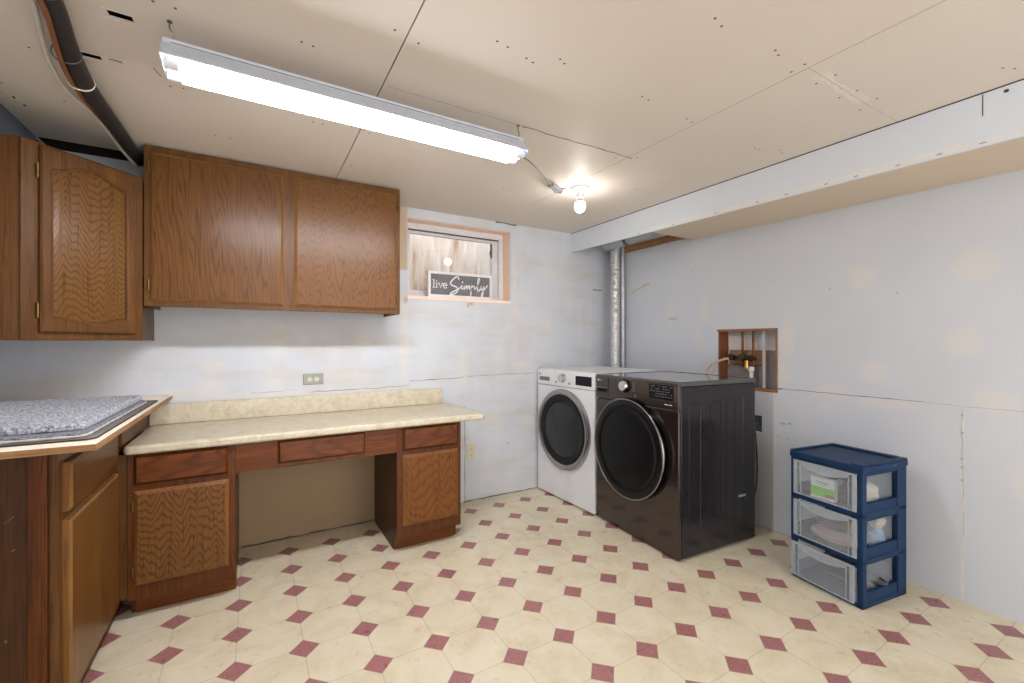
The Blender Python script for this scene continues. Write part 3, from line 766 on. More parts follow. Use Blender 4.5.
b = B(); YC = 2.402; zt = .757; r = .03
poly = [(-.482 + r * (1 - math.sin(a)), YC + r * (1 - math.cos(a))) for a in [PI / 2 * (1 - k / 6) for k in range(7)]] + [(1.225, YC), (1.225, YB - .002), (-.482, YB - .002)]
prism(b, lambda u, v, w: (u, v, w), poly, .719, zt)
t = part('countertop', b, m_lam, bev=.011, seg=3); tag(t, 'beige speckled laminate desk top with a low backsplash, rounded front edge', 'countertop')
part('backsplash', bx(-.482, 1.163, YB - .021, YB - .002, zt + .0005, .868), m_lam, t, bev=.004)
part('raw_end', bx(1.212, 1.2262, YC + .004, YC + .05, .722, .742), plain('particle_board', (150, 104, 66), .9, 0, .2, 120), t)

# ------------------------------------------------------------------ washer and dryer
def seven(bm, F, u, v, h, mi=0): pass
def strokes(bm, F, lines, wdt, w=.0012, mi=0):
    for ln in lines: line_strip(bm, F, ln, wdt, w, mi)
def appliance(name, label, cat, loc, rz, W, D, H, dark):
    t = thing(name, label, cat, loc, rz)
    body_m = m_sidepaint if dark else m_white_enamel
    front_m = m_blacksteel if dark else m_white_enamel
    zt = H - .028
    b = B(); box(b, .022, D, .004, W - .004, .010, zt)
    cab = part('cabinet', b, body_m, t, bev=.006)
    # pressed ribs on the side seen from the room
    b = B(); Fs = f_back(.004)
    ribs = [(.085, .175), (.255, .345), (.395, .405), (.47, .48), (.54, .55)]
    for (a, c) in ribs:
        zz0, zz1 = .06, .86
        if c - a > .05:
            pts = [(a, zz0), (a, zz1 - .012), (a + .012, zz1), (c - .012, zz1), (c, zz1 - .012), (c, zz0)]
            for p, q in zip(pts, pts[1:]): tube(b, [Fs(*p, .0), Fs(*q, .0)], .0028, 6)
        else: tube(b, [Fs(a, zz0, 0), Fs(a, .87, 0)], .003, 6)
    box(b, .006 + .022, .03 + .0, .0008, .0045, .03, zt - .01)
    part('side_ribs', b, body_m, cab, smooth=60)
    b = B(); fbox(b, Fs, .50, .565, .275, .29, .0003, .0025); part('side_grip', b, m_greyfit, cab, bev=.001)
    b = B(); box(b, .004, D + .004, .0, W, zt + .002, H - .004); box(b, .03, D - .02, .02, W - .02, H - .004, H - .0025)
    lid = part('top_panel', b, m_lid if dark else m_white_enamel, t, bev=.004)
    b = B()
    for a in ((.004, .03, 0, W), (D - .02, D + .004, 0, W), (.03, D - .02, 0, .02), (.03, D - .02, W - .02, W)): box(b, a[0], a[1], a[2], a[3], H - .0045, H)
    part('top_rim', b, m_lid if dark else m_white_enamel, lid, bev=.002)
    Fp = f_left(.022)
    zp = .822 if dark else .862
    b = B(); fbox(b, Fp, .0, W, .009, zp - .002, -.0, .022)
    part('front_panel', b, front_m, t, bev=.006, seg=3)
    b = B(); fbox(b, Fp, .0, W, zp + .001, zt + .016, .0, .024)
    cp = part('control_panel', b, front_m, t, bev=.006, seg=3)
    # feet
    for (x, y) in ((.06, .06), (.06, W - .06), (D - .06, .06), (D - .06, W - .06)):
        part('foot', lathe(B(), [(.022, 0), (.022, .006), (.012, .007), (.012, .0105)], (x, y, 0), (0, 0, 1), 16), m_cord_black, t)
    Ff = f_left(-.002)
    yc, zc = W / 2 + (.022 if dark else -.004), .545
    R = .303 if dark else .298
    org = (-.0005, yc, zc); ax = (-1, 0, 0)
    if dark:
        d = part('door', lathe(B(), [(R + .004, 0), (R + .006, .012), (R + .003, .030), (R - .004, .036), (R - .03, .036), (R - .03, 0)], org, ax, 72), m_blackgloss, t, smooth=35)
        part('ring', tube(B(), [(-.0005 - .036, yc + (R - .001) * math.cos(2 * PI * k / 72), zc + (R - .001) * math.sin(2 * PI * k / 72)) for k in range(72)], .0036, 8, closed=True), m_silver, d, smooth=60, label='slim silver ring')
        part('glass', lathe(B(), [(R - .066, .036), (R - .085, .020), (R - .11, .012), (.06, .006), (0, .005)], org, ax, 72), m_blackgloss, d, smooth=50)
        part('bezel', lathe(B(), [(R - .0045, .0365), (R - .012, .040), (R - .05, .041), (R - .066, .037), (R - .067, .032)], org, ax, 72), m_smoke2, d, smooth=50)
        part('glass_edge', tube(B(), [(-.0005 - .031, yc + (R - .074) * math.cos(a), zc + (R - .074) * math.sin(a)) for a in [math.radians(130 + 5 * k) for k in range(27)]][::1], .0022, 6), m_smoke, d, smooth=60)
        arc = [math.radians(150 + 3 * k) for k in range(21)]
        part('handle', tube(B(), [(-.0005 - .036, yc + (R + .001) * math.cos(a), zc + (R + .001) * math.sin(a)) for a in [math.radians(205 + 3 * k - 60) for k in range(17)]], lambda i: .004 + .005 * math.sin(PI * i / 16), 8), m_silver, d, smooth=60)
    else:
        d = part('door', lathe(B(), [(R + .002, 0), (R + .004, .014), (R - .002, .03), (R - .012, .034), (R - .030, .030), (R - .038, .022), (R - .038, 0)], org, ax, 72), m_silver, t, smooth=40, label='wide silver door ring')
        part('glass_rim', lathe(B(), [(R - .038, .004), (R - .038, .026), (R - .048, .028), (R - .088, .020), (R - .092, .004)], org, ax, 72), m_smoke2, d, smooth=40)
        part('glass', lathe(B(), [(R - .0925, .006), (R - .0925, .019), (R - .12, .022), (.09, .032), (0, .035)], org, ax, 72), m_smoke, d, smooth=50)
    # controls
    if dark:
        F3 = f_left(-.0018)
        b = B(); fbox(b, F3, W - .005, W - .127, .846, .962, 0, .0012)
        dr = part('detergent_drawer', b, m_blacksteel, t, bev=.0005)
        b = B(); fbox(b, F3, W - .016, W - .118, .866, .893, .0008, .0022); part('grip_recess', b, m_blackgloss, dr)
        b = B(); fbox(b, F3, W - .016, W - .120, .893, .897, .0012, .006); part('grip_edge', b, m_silver, dr, bev=.001)
        b = B(); fbox(b, F3, W - .128, W - .1305, .84, .966, 0, .0014); part('drawer_gap', b, m_darkgap, t)
        kn = part('knob', lathe(B(), [(.034, 0), (.034, .010), (.031, .028), (.028, .031), (0, .031)], (-.002, W - .292, .925), ax, 36), m_chrome, t, smooth=40)
        part('knob_base', lathe(B(), [(.042, 0), (.042, .004), (.036, .006), (.0, .006)], (-.0015, W - .292, .925), ax, 36), m_blackgloss, kn, smooth=40)
        b = B(); fbox(b, F3, .035, .215, .875, .957, 0, .0015); dp = part('display', b, m_display, t)
        b = B()
        for row, zz in enumerate((.945, .931, .917, .903, .889)):
            for k in range(9):
                if random.random() < .7: fbox(b, F3, .045 + k * .018, .045 + k * .018 + random.uniform(.006, .014), zz, zz + .0035, .0015, .0019)
        part('display_marks', b, m_mark_dim, dp)
        b = B()
        for k in range(6): fbox(b, F3, W - .352, W - .378, .955 - k * .011, .953 - k * .011, 0, .0004)
        part('cycle_list', b, m_mark_dim, t)
        b = B()
        for k in range(4): fbox(b, F3, W - .215, W - .235, .955 - k * .012, .953 - k * .012, 0, .0004)
        part('option_list', b, m_mark_dim, t)
        b = B()
        for (u0, u1) in ((.10, .072), (.066, .045)): fbox(b, F3, u1, u0, .847, .852, 0, .0004)
        part('model_line', b, m_mark_light, t)
        part('start_button', fbox(B(), F3, W - .385, W - .369, .864, .879, 0, .0006), m_mark_dim, t)
        b = B(); lathe(b, [(.0085, 0), (.0085, .0006), (0, .0006)], (-.003, W - .026, .944), ax, 20)
        strokes(b, f_left(-.003), [[(W - .040, .951), (W - .040, .937), (W - .047, .937)], [(W - .062, .949), (W - .053, .951), (W - .052, .937), (W - .062, .937), (W - .062, .944), (W - .057, .944)]], .0024, .0008)
        part('maker_mark', b, m_mark_light, t)
        part('energy_label', fbox(B(), F3, W - .008, W - .021, .790, .822, .0, .0006), m_mark_dim, t)
        b = B(); fbox(b, F3, .0, W * .45, zp - .0015, zp + .0015, 0, .0012); part('panel_seam', b, m_silver, t)
        b = B(); fbox(b, f_left(.0), .0, .012, .03, .96, -.0005, .0028); part('corner_trim', b, m_blacksteel, t, bev=.001)
        for u, z in ((W - .02, .245), (.13, .185)): pass
    else:
        F3 = f_left(-.0018)
        b = B(); lathe(b, [(.034, 0), (.034, .010), (.028, .028), (0, .030)], (-.0018, W - .335, .928), ax, 32); kn = part('knob', b, m_chrome, t, smooth=40)
        b = B(); fbox(b, F3, W - .645, W - .475, .888, .955, 0, .0015); part('display', b, m_display, t)
        part('filter_label', fbox(B(), F3, W - .03, W - .165, .893, .925, 0, .001), m_mark_dim, t)
        for u in (W - .245, W - .405): part('button', lathe(B(), [(.009, 0), (.009, .002), (0, .002)], (-.0018, u, .892), ax, 16), m_mark_dim, t)
        b = B(); lathe(b, [(.009, 0), (.009, .0006), (0, .0006)], (-.002, W - .03, .945), ax, 20)
        strokes(b, f_left(-.002), [[(W - .045, .952), (W - .045, .938), (W - .052, .938)], [(W - .068, .950), (W - .058, .952), (W - .057, .938), (W - .068, .938), (W - .068, .945), (W - .062, .945)]], .0024, .0008)
        part('maker_mark', b, m_mark_dim, t)
        b = B(); fbox(b, F3, .004, W - .004, zp - .0015, zp + .0015, 0, .0004); part('panel_seam', b, m_smudge, t)
    return t
appliance('washing_machine', 'dark metallic front-loading washing machine with a large black glass door', 'washing machine', (1.974, 1.560, 0), math.radians(-3.6), .71, .66, .982, True)
appliance('clothes_dryer', 'white front-loading clothes dryer with silver-ringed door, in the back corner', 'clothes dryer', (2.008, 2.279, 0), math.radians(1.4), .668, .63, .986, False)

# ------------------------------------------------------------------ drawer tower
TW, TD, TH = .331, .337, .648
t = thing('storage_drawer_tower', 'navy plastic tower of three see-through drawers against the right wall', 'storage drawers', (2.335, .866, 0), math.radians(-8.3))
Fd = f_left(0.0)
b = B(); ins = .02
shelves = ((.0, .022), (.196, .220), (.405, .430), (.600, .611))
for (z0, z1) in shelves: box(b, .0, TD, .0, TW, z0, z1)
for y0 in (0, TW - .022):
    box(b, 0, .030, y0, y0 + .022, 0, .62); box(b, TD - .068, TD, y0, y0 + .022, 0, .62)
    for (z0, z1) in ((0, .070), (.193, .270), (.388, .470), (.592, .62)): box(b, .028, TD - .066, y0 + .004, y0 + .018, z0, z1)
box(b, TD - .012, TD, 0, TW, 0, .62)
frame = part('frame', b, m_navy, t, bev=.004)
b = B(); box(b, -.004, TD + .004, -.004, TW + .004, .6115, .640)
box(b, -.0038, .045, -.0038, .05, .6402, .648); box(b, .0455, TD + .0038, -.0038, .028, .6402, .648); box(b, -.0038, TD - .032, TW - .016, TW + .0038, .6402, .649); box(b, TD - .0315, TD + .0038, .0285, TW + .0038, .6402, .649)
part('top', b, m_navy, frame, bev=.004)
for (z0, z1, out) in ((.432, .603, .004), (.222, .402, .004), (.024, .192, .022)):
    y0, y1 = .0265, TW - .0265; x0, x1 = -out, TD - .03 - out
    b = B(); zt = z1 - .012
    box(b, x0 + .004, x1, y0, y0 + .002, z0, zt); box(b, x0 + .004, x1, y1 - .002, y1, z0, zt)
    box(b, x1 - .002, x1, y0 + .002, y1 - .002, z0, zt); box(b, x0 + .004, x1, y0 + .002, y1 - .002, z0, z0 + .002)
    dr = part('drawer', b, m_clear, t)
    b = B(); box(b, x0 - .002, x0 + .001, y0 - .004, y1 + .004, z0, z1)
    fr = part('drawer_front', b, m_clear, dr)
    b = B(); Fq = f_left(x0 - .001)
    for a in ((y0 - .005, y1 + .005, z1 - .010, z1), (y0 - .005, y1 + .005, z0, z0 + .005), (y0 - .005, y0 + .012, z0 + .005, z1 - .01), (y1 - .012, y1 + .005, z0 + .005, z1 - .01)):
        fbox(b, Fq, a[0], a[1], a[2], a[3], 0, .007)
    for yy in (y0 + .030, y1 - .030): fbox(b, Fq, yy - .002, yy + .002, z0 + .005, z1 - .01, 0, .004)
    part('front_rim', b, m_clear_rim, dr, bev=.001)
    # scooped finger pull hanging from the top edge
    b = B(); n = 18; hi = [(y0 + .03 + (y1 - y0 - .06) * k / n, z1 - .010) for k in range(n + 1)]
    lo = [(u, v - .012 - .022 * math.sin(PI * k / n)) for k, (u, v) in enumerate(hi)]
    prism(b, Fq, hi + lo[::-1], .001, .004)
    tube(b, [Fq(u, v, .004) for u, v in lo], .0022, 6)
    part('pull', b, m_clear_rim, dr, smooth=40)
TM = MW[t.name]
def blob(sx, sy, sz, seed, amp=.25, fold=9):
    bm = B(); bmesh.ops.create_icosphere(bm, subdivisions=4, radius=1)
    for v in bm.verts:
        p = v.co.copy(); n = mnoise.noise(p * 1.6 + Vector((seed, 0, 0))) * amp + .10 * math.sin(fold * p.z + 3 * p.x + seed) * (1 - abs(p.z) * .3)
        q = p * (1 + n)
        q = Vector((math.copysign(abs(q.x) ** .75, q.x), math.copysign(abs(q.y) ** .75, q.y), q.z))
        v.co = (q.x * sx, q.y * sy, max(q.z, -.85) * sz)
    return bm
def in_tower(name, bm, mats, x, y, z, label, cat, rz=0, smooth=60):
    grp = 'cloths in the drawer tower' if cat == 'cloth' else None
    bm.transform(TM @ Matrix.Translation((x, y, z)) @ Matrix.Rotation(rz, 4, 'Z'))
    o = part(name, bm, mats, smooth=smooth); tag(o, label, cat, grp); return o
# top drawer
b = B(); box(b, -.012, .012, -.054, .054, 0, .104, 0)
sub = [(-.0545, .0545, .058, .1045, 0), (-.0545, .0545, .012, .058, 1), (-.0545, -.012, .014, .030, 2), (-.0545, .0545, .001, .012, 0)]
for (a, c, z0, z1, mi) in sub: box(b, -.0135, -.0122, a, c, z0, z1, mi)
line_strip(b, f_left(-.0135), [(-.03, .080), (.03, .083)], .004, .0008, 3); line_strip(b, f_left(-.0135), [(-.02, .070), (.035, .072)], .003, .0008, 3)
line_strip(b, f_left(-.0135), [(-.055, .011), (-.03, .012)], .006, .0008, 0)
in_tower('package', b, [m_pack_white, m_pack_green, m_pack_red, m_mark_dim], .025, .182, .4345, 'small package with white and green label in the top clear drawer', 'package', 0.03, 0)
in_tower('pouch', blob(.04, .05, .05, 3, .3), m_darkitem, .075, .085, .478, 'dark grey pouch beside the green-labelled package in the top drawer', 'pouch')
in_tower('rolled_cloth', blob(.055, .028, .055, 8, .2), m_cloth_beige, .15, .06, .482, 'beige rolled cloth seen through the side of the top drawer', 'cloth')
in_tower('folded_cloth', blob(.10, .055, .04, 12, .25), m_cloth_grey, .19, .20, .469, 'grey cloth behind the package in the top drawer', 'cloth')
# middle drawer
in_tower('folded_cloth', blob(.085, .110, .030, 21, .2, 14), m_cloth_pink, .11, .165, .250, 'pinkish folded cloth low in the middle clear drawer', 'cloth')
in_tower('folded_cloth', blob(.06, .075, .034, 33, .3, 14), m_cloth_grey, .10, .175, .318, 'grey bunched cloth on top of the pinkish one in the middle drawer', 'cloth', .3)
in_tower('rolled_cloth', blob(.035, .030, .040, 41, .2), m_cloth_beige, .075, .065, .325, 'beige balled cloth at the right of the middle drawer', 'cloth')
in_tower('folded_cloth', blob(.045, .026, .045, 52, .2, 12), m_cloth_blue, .20, .056, .268, 'pale blue cloth seen through the side of the middle drawer', 'cloth')
in_tower('rolled_cloth', blob(.040, .026, .030, 61, .2), m_cloth_beige, .21, .056, .345, 'beige cloth above the pale blue one in the middle drawer', 'cloth')
# bottom drawer
b = B()
pts = smooth_pts([(.10 + .03 * math.cos(a * 1.0) + .004 * k, .13 + (.07 + .005 * k) * math.sin(a), .036 + .004 * k) for k, a in enumerate([i * .8 for i in range(18)])], 4)
tube(b, pts, .006, 8)
in_tower('coiled_cord', b, m_darkitem, 0, 0, .0, 'dark coiled cord lying in the bottom clear drawer', 'cord')

# ------------------------------------------------------------------ fluorescent shop light
YLt, x0, x1 = 1.612, -.229, .992
t = thing('shop_light', 'long white twin-tube fluorescent shop light hanging under the ceiling', 'ceiling light', (.38, YLt, 2.075))
sec = [(-.072, 2.012), (-.070, 2.008), (-.030, 2.045), (-.028, 2.050), (.028, 2.050), (.030, 2.045), (.070, 2.008), (.072, 2.012), (.034, 2.062), (.034, 2.075), (-.034, 2.075), (-.034, 2.062)]
b = B(); prism(b, lambda u, v, w: (w, YLt + u, v), sec, x0, x1)
hood = part('hood', b, m_hood, t, local=False)
for x in (x0 - .002, x1 + .0005):
    b = B(); prism(b, lambda u, v, w: (x + w, YLt + u, v), [(-.070, 2.010), (-.060, 2.0), (.060, 2.0), (.070, 2.010), (.034, 2.07), (-.034, 2.07)], 0, .0015)
    part('end_plate', b, m_hood, t, local=False)
b = B(); box(b, x0 + .02, x1 - .02, YLt - .0345, YLt - .0338, 2.064, 2.066); part('hood_seam', b, m_crack, hood, local=False)
for s in (-1, 1):
    y = YLt + s * .034; z = 2.006
    tb = part('tube', lathe(B(), [(.0, 0), (.017, 0), (.0185, .006), (.0185, x1 - x0 - .079), (.017, x1 - x0 - .073), (0, x1 - x0 - .073)], (x0 + .037, y, z), (1, 0, 0), 20), m_tube, t, local=False, smooth=40)
    for xa in (x0 + .004, x1 - .039): part('tube_cap', lathe(B(), [(.0192, 0), (.0192, .035)], (xa, y, z), (1, 0, 0), 20), m_tubecap, tb, local=False, smooth=40)
for i, xh in enumerate((-.215, .98)):
    b = B(); xe = xh
    lathe(b, [(.007, 0), (.007, .003), (.0, .003)], (xh, YLt - .01, ZC - .003), (0, 0, 1), 12)
    pts = [(xh, YLt - .01, ZC - .002), (xh, YLt - .01, ZC - .02), (xh + .008, YLt - .006, ZC - .03), (xh + .006, YLt, ZC - .045), (xh, YLt, ZC - .05), (xh, YLt, 2.075)]
    tube(b, smooth_pts(pts, 4), .0022, 6)
    part('hanging_hook', b, m_hookwire, t, local=False, smooth=60)
b = B(); cp = smooth_pts([(.994, YLt + .03, 2.03), (1.10, 1.70, 2.045), (1.28, 1.86, 2.075), (1.47, 2.03, 2.10), (1.50, 2.06, 2.11)], 8)
tube(b, cp, .003, 7)
cord = part('power_cord', b, m_cord_grey, t, local=False, smooth=60)
b = B()
for k in range(4):
    o2 = (k - 1.5) * .007
    tube(b, smooth_pts([(1.475 + o2, 2.05 - o2, 2.108), (1.53, 2.085 - o2, 2.105 + .004 * k), (1.585 + o2, 2.125 - o2, 2.108), (1.60, 2.12 + o2, 2.112), (1.54, 2.075 + o2, 2.116), (1.48, 2.045 + o2, 2.112)], 5), .004, 7)
part('cord_bundle', b, m_cord_grey, cord, local=False, smooth=60)
b = B(); tube(b, smooth_pts([(1.59, 2.12, 2.112), (1.625, 2.115, 2.118), (1.66, 2.085, 2.12), (1.678, 2.065, 2.112)], 5), .0035, 7)
box(b, 1.61, 1.645, 2.108, 2.126, 2.108, 2.124)
part('plug_lead', b, m_cable_white, cord, local=False, smooth=60)

# bare bulb
BX, BY = 1.702, 2.06
t = thing('bulb_holder', 'bare round bulb in a white porcelain ceiling holder near the soffit', 'ceiling light', (BX, BY, ZC))
part('base', lathe(B(), [(.058, 0), (.058, .006), (.052, .014), (.036, .02), (.030, .03), (0, .03)], (BX, BY, ZC - .0005), (0, 0, -1), 36), m_porc, t, local=False, smooth=40)
part('socket', lathe(B(), [(.024, .0305), (.024, .05), (.021, .062), (0, .062)], (BX, BY, ZC), (0, 0, -1), 28), m_porc, t, local=False, smooth=40)
part('bulb_neck', lathe(B(), [(.0, .0625), (.0145, .064), (.0155, .074), (.0235, .087), (0, .0875)], (BX, BY, ZC), (0, 0, -1), 32), m_porc, t, local=False, smooth=40)
part('bulb', lathe(B(), [(.0, .088), (.0245, .0885), (.031, .102), (.0325, .116), (.030, .129), (.022, .141), (.011, .147), (0, .149)], (BX, BY, ZC), (0, 0, -1), 32), m_bulb, t, local=False, smooth=60)

# ------------------------------------------------------------------ pipe and cables under the ceiling at the left
pp = smooth_pts([(-.445, 1.20, 2.098), (-.455, 1.45, 2.098), (-.465, 1.62, 2.096), (-.492, 1.83, 2.096), (-.506, 2.02, 2.097), (-.508, 2.16, 2.098), (-.500, 2.60, 2.099), (-.498, 2.80, 2.101)], 6)
t = part('drain_pipe', tube(B(), pp, .0265, 20), m_abs, smooth=60); tag(t, 'black plastic drain pipe running under the ceiling above the wall cabinets', 'pipe')
b = B(); tube(b, [pp[8] + Vector((0, 0, 0)), pp[9]], .036, 24); tube(b, [pp[8], pp[8].lerp(pp[9], .3)], .039, 24)
part('coupling', b, m_greyfit, t, smooth=40)
def ring_at(i, r=.0295, squash=1.0):
    p = pp[i]; return [(p.x - .004 + r * math.cos(a) - (.010 if math.cos(a) < -.2 else 0), p.y, p.z + r * math.sin(a)) for a in [2 * PI * k / 24 for k in range(24)]]
b = B(); tube(b, ring_at(19), .0022, 6, closed=True); part('cable_tie', b, m_cord_grey, t, smooth=60)
b = B(); tube(b, ring_at(25), .0030, 6, closed=True); part('cable_tie', b, m_cable_white, t, smooth=60)
o = part('white_cable', tube(B(), smooth_pts([(-.505, 1.30, 2.118), (-.508, 1.55, 2.118), (-.514, 1.662, 2.118), (-.550, 1.834, 2.119), (-.580, 1.99, 2.120), (-.592, 2.13, 2.120), (-.585, 2.24, 2.119), (-.560, 2.34, 2.116), (-.545, 2.46, 2.106), (-.530, 2.62, 2.085), (-.506, 2.78, 2.069)], 6), .0065, 10), m_cable_white, smooth=60)
tag(o, 'white electrical cable bowing out to the left of the black pipe', 'cable')
b = B(); oc = [(-.458, 1.30, 2.064), (-.468, 1.55, 2.064), (-.478, 1.64, 2.064), (-.508, 1.81, 2.068), (-.527, 1.95, 2.073), (-.535, 2.06, 2.080), (-.539, 2.18, 2.088), (-.537, 2.32, 2.098), (-.530, 2.5, 2.108)]
tube(b, smooth_pts(oc, 6), .0065, 10)
o = part('orange_cable', b, m_cable_orange, smooth=60); tag(o, 'orange-brown electrical cable strapped along the black pipe', 'cable')

# ------------------------------------------------------------------ ducts in the back right corner
b = B(); N = 260
pts = [(2.703 - .008 * (1 - k / N) ** 1.5, 2.795 - .006 * (1 - k / N), .03 + (2.10 - .03) * k / N) for k in range(N + 1)]
tube(b, pts, lambda i: .0385 + .0028 * math.sin(i * 2.1) + random.uniform(-.0022, .0022), 20)
o = part('foil_duct', b, m_foil, smooth=50); tag(o, 'crinkled foil dryer duct rising from behind the white dryer into the soffit', 'duct')
t = part('vent_pipe', tube(B(), [(2.782, 2.785, .002), (2.782, 2.785, 1.2), (2.779, 2.783, 1.9), (2.776, 2.78, 2.08)], .0255, 20), m_galv, smooth=60); tag(t, 'slim smooth grey pipe standing right beside the foil duct in the corner', 'pipe')
b = B(); tube(b, [(2.60, 2.80, 2.035), (2.60, 2.03, 2.035)], .05, 28)
t = part('horizontal_duct', b, m_galv, smooth=40); tag(t, 'round galvanised duct lying along the open end of the soffit', 'duct')
b = B(); tube(b, [(2.60, 2.56, 2.035), (2.60, 2.53, 2.035)], .0525, 28); part('clamp', b, m_band, t, smooth=40)

# ------------------------------------------------------------------ plumbing in the wall opening
o = part('water_pipe', tube(B(), [(2.862, 1.742, 1.272), (2.862, 1.742, 1.10), (2.862, 1.742, 1.03)], .0085, 12), m_copper, smooth=60); tag(o, 'left of two brown copper pipes in the wall opening', 'pipe', 'copper pipes in the wall opening')
o = part('water_pipe', tube(B(), [(2.862, 1.669, 1.272), (2.862, 1.669, 1.10), (2.862, 1.669, 1.03)], .0085, 12), m_copper, smooth=60); tag(o, 'right of two brown copper pipes in the wall opening, nearer the grey pipe', 'pipe', 'copper pipes in the wall opening')
o = part('riser_pipe', tube(B(), [(2.855, 1.594, .901), (2.855, 1.594, 1.271)], .0095, 14), m_pvc, smooth=60); tag(o, 'pale grey vertical pipe at the right of the wall opening', 'pipe')
t = thing('water_valve', 'tarnished twin laundry water valve with brass outlet in the wall opening', 'valve', (2.84, 1.71, 1.08))
b = B(); tube(b, [(2.838, 1.815, 1.092), (2.838, 1.64, 1.092)], .012, 12)
for y in (1.79, 1.742, 1.70, 1.669): lathe(b, [(.017, -.009), (.02, 0), (.017, .009)], (2.838, y, 1.092), (0, 1, 0), 12)
tube(b, [(2.838, 1.742, 1.092), (2.853, 1.742, 1.092)], .010, 10); tube(b, [(2.838, 1.669, 1.092), (2.853, 1.669, 1.092)], .010, 10)
part('body', b, m_valve, t, local=False, smooth=50)
b = B()
for y in (1.80, 1.722):
    b = B(); tube(b, [(2.838, y, 1.092), (2.818, y, 1.097)], .006, 8); lathe(b, [(.0, -.006), (.022, -.005), (.024, 0), (.022, .005), (0, .006)], (2.815, y, 1.098), (-1, 0, .1), 10)
    part('handwheel', b, m_valve, t, local=False, smooth=50)
b = B(); lathe(b, [(.006, 0), (.006, .03), (.014, .031), (.014, .037), (0, .038)], (2.838, 1.708, 1.10), (0, 0, 1), 10)
part('stem', b, m_valve, t, local=False, smooth=50)
b = B(); lathe(b, [(.010, 0), (.013, .012), (.011, .03), (.015, .045), (.015, .062), (.011, .075)], (2.838, 1.70, 1.083), (0, 0, -1), 14)
part('outlet', b, m_goldbrass, t, local=False, smooth=40, label='yellow brass outlet')
b = B(); lathe(b, [(.013, 0), (.017, .006), (.017, .03), (.012, .034), (.010, .12)], (2.838, 1.668, 1.035), (0, 0, -1), 14)
part('hose_connector', b, m_insul, t, local=False, smooth=40, label='white hose connector')
b = B(); tube(b, smooth_pts([(2.826, 1.80, 1.085), (2.80, 1.83, 1.083), (2.775, 1.875, 1.06), (2.752, 1.92, 1.02), (2.742, 1.935, .95), (2.74, 1.94, .80)], 8), .008, 10)
o = part('supply_hose', b, m_hose, smooth=60); tag(o, 'beige braided hose arching from the valve down behind the dark washer', 'hose')
b = B(); tube(b, smooth_pts([(2.845, 1.63, .665), (2.812, 1.628, .66), (2.795, 1.615, .60), (2.785, 1.600, .45), (2.78, 1.60, .30), (2.765, 1.62, .15), (2.74, 1.66, .03)], 8), .004, 8)
o = part('power_cord', b, m_cord_black, smooth=60); tag(o, 'thin black cord hanging from the small wall hole beside the dark washer', 'cord')

# ------------------------------------------------------------------ wall outlets
def duplex(bm, F, u, v, horiz, mi0, mi1):
    for s in (-1, 1):
        cu, cv = (u + s * .0195, v) if horiz else (u, v + s * .0195)
        prism(bm, F, [(cu + (.0145 if k % 2 else .0145) * math.cos(a), cv + .0135 * math.sin(a)) for k, a in enumerate([2 * PI * q / 14 for q in range(14)])], .004, .0065, mi0)
        for d in (-1, 1):
            a, c = (cu + .0, cv + d * .0055) if horiz else (cu + d * .0055, cv)
            du, dv = (.0035, .001) if horiz else (.001, .0035)
            fbox(bm, F, a - du, a + du, c - dv, c + dv, .0065, .0069, mi1)
        a, c = (cu + .008, cv) if horiz else (cu, cv - .008)
        fbox(bm, F, a - .0018, a + .0018, c - .0018, c + .0018, .0065, .0069, mi1)
t = thing('steel_outlet', 'steel-plated double socket set sideways above the backsplash', 'outlet', (.313, YB, .968))
Fo = f_back(YB)
part('plate', fbox(B(), Fo, .255, .371, .935, 1.002, -.02, .005), m_steelplate, t, local=False, bev=.003)
b = B(); duplex(b, f_back(YB - .0012), .313, .968, True, 0, 1); part('socket', b, [m_ivory, m_darkgap], t, local=False)
t = thing('ivory_outlet', 'ivory wall outlet low on the back wall right of the desk', 'outlet', (1.398, YB, .374))
part('plate', fbox(B(), Fo, 1.363, 1.433, .315, .432, -.004, .005), m_ivory, t, local=False, bev=.003)
b = B(); duplex(b, f_back(YB - .0012), 1.398, .374, False, 0, 1); part('socket', b, [m_ivory, m_crack], t, local=False)

# ------------------------------------------------------------------ sign on the window sill
SX0, SX1, SZ0, SH, SY = 1.070, 1.588, 1.5275, .188, 2.985
t = thing('lettered_sign', 'framed charcoal sign with white lettering standing on the window sill', 'sign', ((SX0 + SX1) / 2, SY, SZ0))
Fs_ = f_back(SY)
b = B(); fw = .019
for a in ((SX0, SX1, SZ0, SZ0 + fw), (SX0, SX1, SZ0 + SH - fw, SZ0 + SH), (SX0, SX0 + fw, SZ0 + fw, SZ0 + SH - fw), (SX1 - fw, SX1, SZ0 + fw, SZ0 + SH - fw)): fbox(b, Fs_, *a, -.022, .0)
part('frame', b, m_signframe, t, local=False, bev=.001)
part('board', fbox(B(), Fs_, SX0 + fw - .001, SX1 - fw + .001, SZ0 + fw - .001, SZ0 + SH - fw + .001, -.016, -.010), m_signface, t, local=False)
iu0, iu1, iv0, iv1 = SX0 + fw, SX1 - fw, SZ0 + fw, SZ0 + SH - fw
def sg(p): return (iu0 + (iu1 - iu0) * p[0], iv0 + (iv1 - iv0) * p[1])
def ink(bm, pts, w=.0065, sm=True):
    P = [Vector((*sg(p), 0)) for p in pts]
    if sm: P = smooth_pts(P, 6)
    for p in (P[0], P[-1]): blotch(bm, f_back(SY + .010), p.x, p.y, w / 2, w / 2, .0016, 0, 10, 0)
    line_strip(bm, f_back(SY + .010), [(p.x, p.y) for p in P], w, .0015)
b = B()
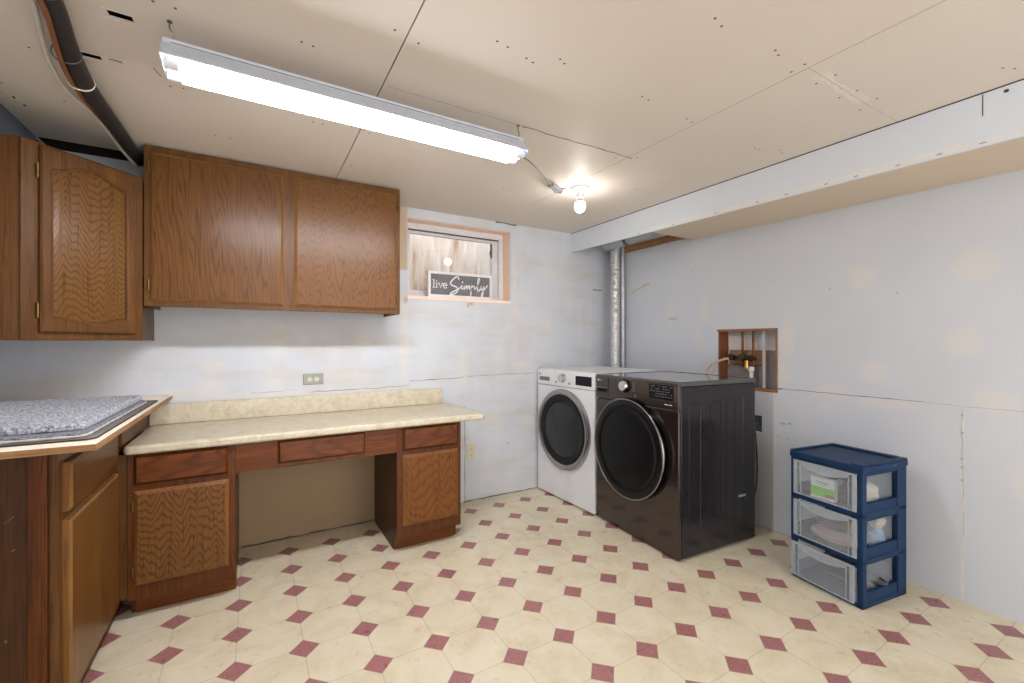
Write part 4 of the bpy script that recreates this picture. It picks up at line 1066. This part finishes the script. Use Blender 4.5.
# "live" in small upright letters with serifs (0..1 across the board, 0..1 up)
base, xh, asc = .34, .56, .72
S_ = lambda pts, w=.006: ink(b, pts, w, False)
S_([(.055, base), (.055, asc)]); S_([(.038, base), (.072, base)], .004); S_([(.038, asc), (.055, asc)], .004)
S_([(.10, base), (.10, xh)]); S_([(.085, base), (.116, base)], .004); S_([(.087, xh), (.10, xh)], .004); blotch(b, f_back(SY + .010), *sg((.10, .67)), .0045, .0045, .0015, 0, 10, 0)
S_([(.135, xh), (.163, base), (.191, xh)]); S_([(.124, xh), (.147, xh)], .004); S_([(.180, xh), (.202, xh)], .004)
ink(b, [(.214, .46), (.262, .46), (.258, .54), (.236, .575), (.214, .53), (.208, .44), (.218, .36), (.240, .33), (.262, .365)], .0055)
part('lettering', b, m_signtext, t, local=False)
b = B()
# "Simply" in flowing script
ink(b, [(.465, .80), (.455, .90), (.425, .93), (.370, .80), (.325, .62), (.345, .50), (.410, .44), (.445, .32), (.425, .16), (.370, .06), (.325, .03), (.335, .12), (.400, .24), (.470, .36), (.515, .48)], .0085)
ink(b, [(.515, .52), (.508, .40), (.520, .33), (.545, .40), (.560, .54)], .0075); blotch(b, f_back(SY + .010), *sg((.527, .68)), .006, .007, .0015, 0, 10, 0)
ink(b, [(.560, .54), (.555, .36), (.562, .34), (.585, .50), (.600, .52), (.602, .36), (.612, .40), (.632, .52), (.648, .50), (.645, .38), (.655, .36), (.672, .44)], .0075)
ink(b, [(.685, .54), (.680, .30), (.672, .06), (.660, -.02), (.668, .20), (.690, .46), (.715, .54), (.735, .44), (.722, .34), (.700, .32), (.740, .36), (.775, .50)], .0075)
ink(b, [(.775, .50), (.812, .78), (.820, .92), (.800, .92), (.788, .70), (.785, .40), (.800, .28), (.828, .38), (.850, .52)], .0075)
ink(b, [(.850, .54), (.848, .40), (.866, .35), (.892, .48), (.902, .56), (.895, .36), (.880, .12), (.862, -.02), (.855, .06), (.885, .28), (.945, .52), (.965, .60)], .0075)
part('lettering', b, m_signtext, t, local=False)

# ------------------------------------------------------------------ camera, sky, colour
cam = bpy.data.cameras.new('camera'); co = bpy.data.objects.new('camera', cam); COL.objects.link(co)
co.location = (0, 0, 1.2); co.rotation_euler = (PI / 2, 0, -math.radians(30.65))
cam.sensor_width = 36; cam.lens = 433.5 / 1024 * 36; cam.clip_start = .02
cam.shift_y = -.5 / 1024 * -1
scene.camera = co
w = bpy.data.worlds.new('world'); scene.world = w; w.use_nodes = True
bg = w.node_tree.nodes['Background']; bg.inputs[0].default_value = lin(252, 250, 250); bg.inputs[1].default_value = 3.5
scene.view_settings.view_transform = 'Standard'; scene.view_settings.look = 'None'
scene.view_settings.gamma = 1; scene.view_settings.use_curve_mapping = False
scene.view_settings.exposure = 0.13
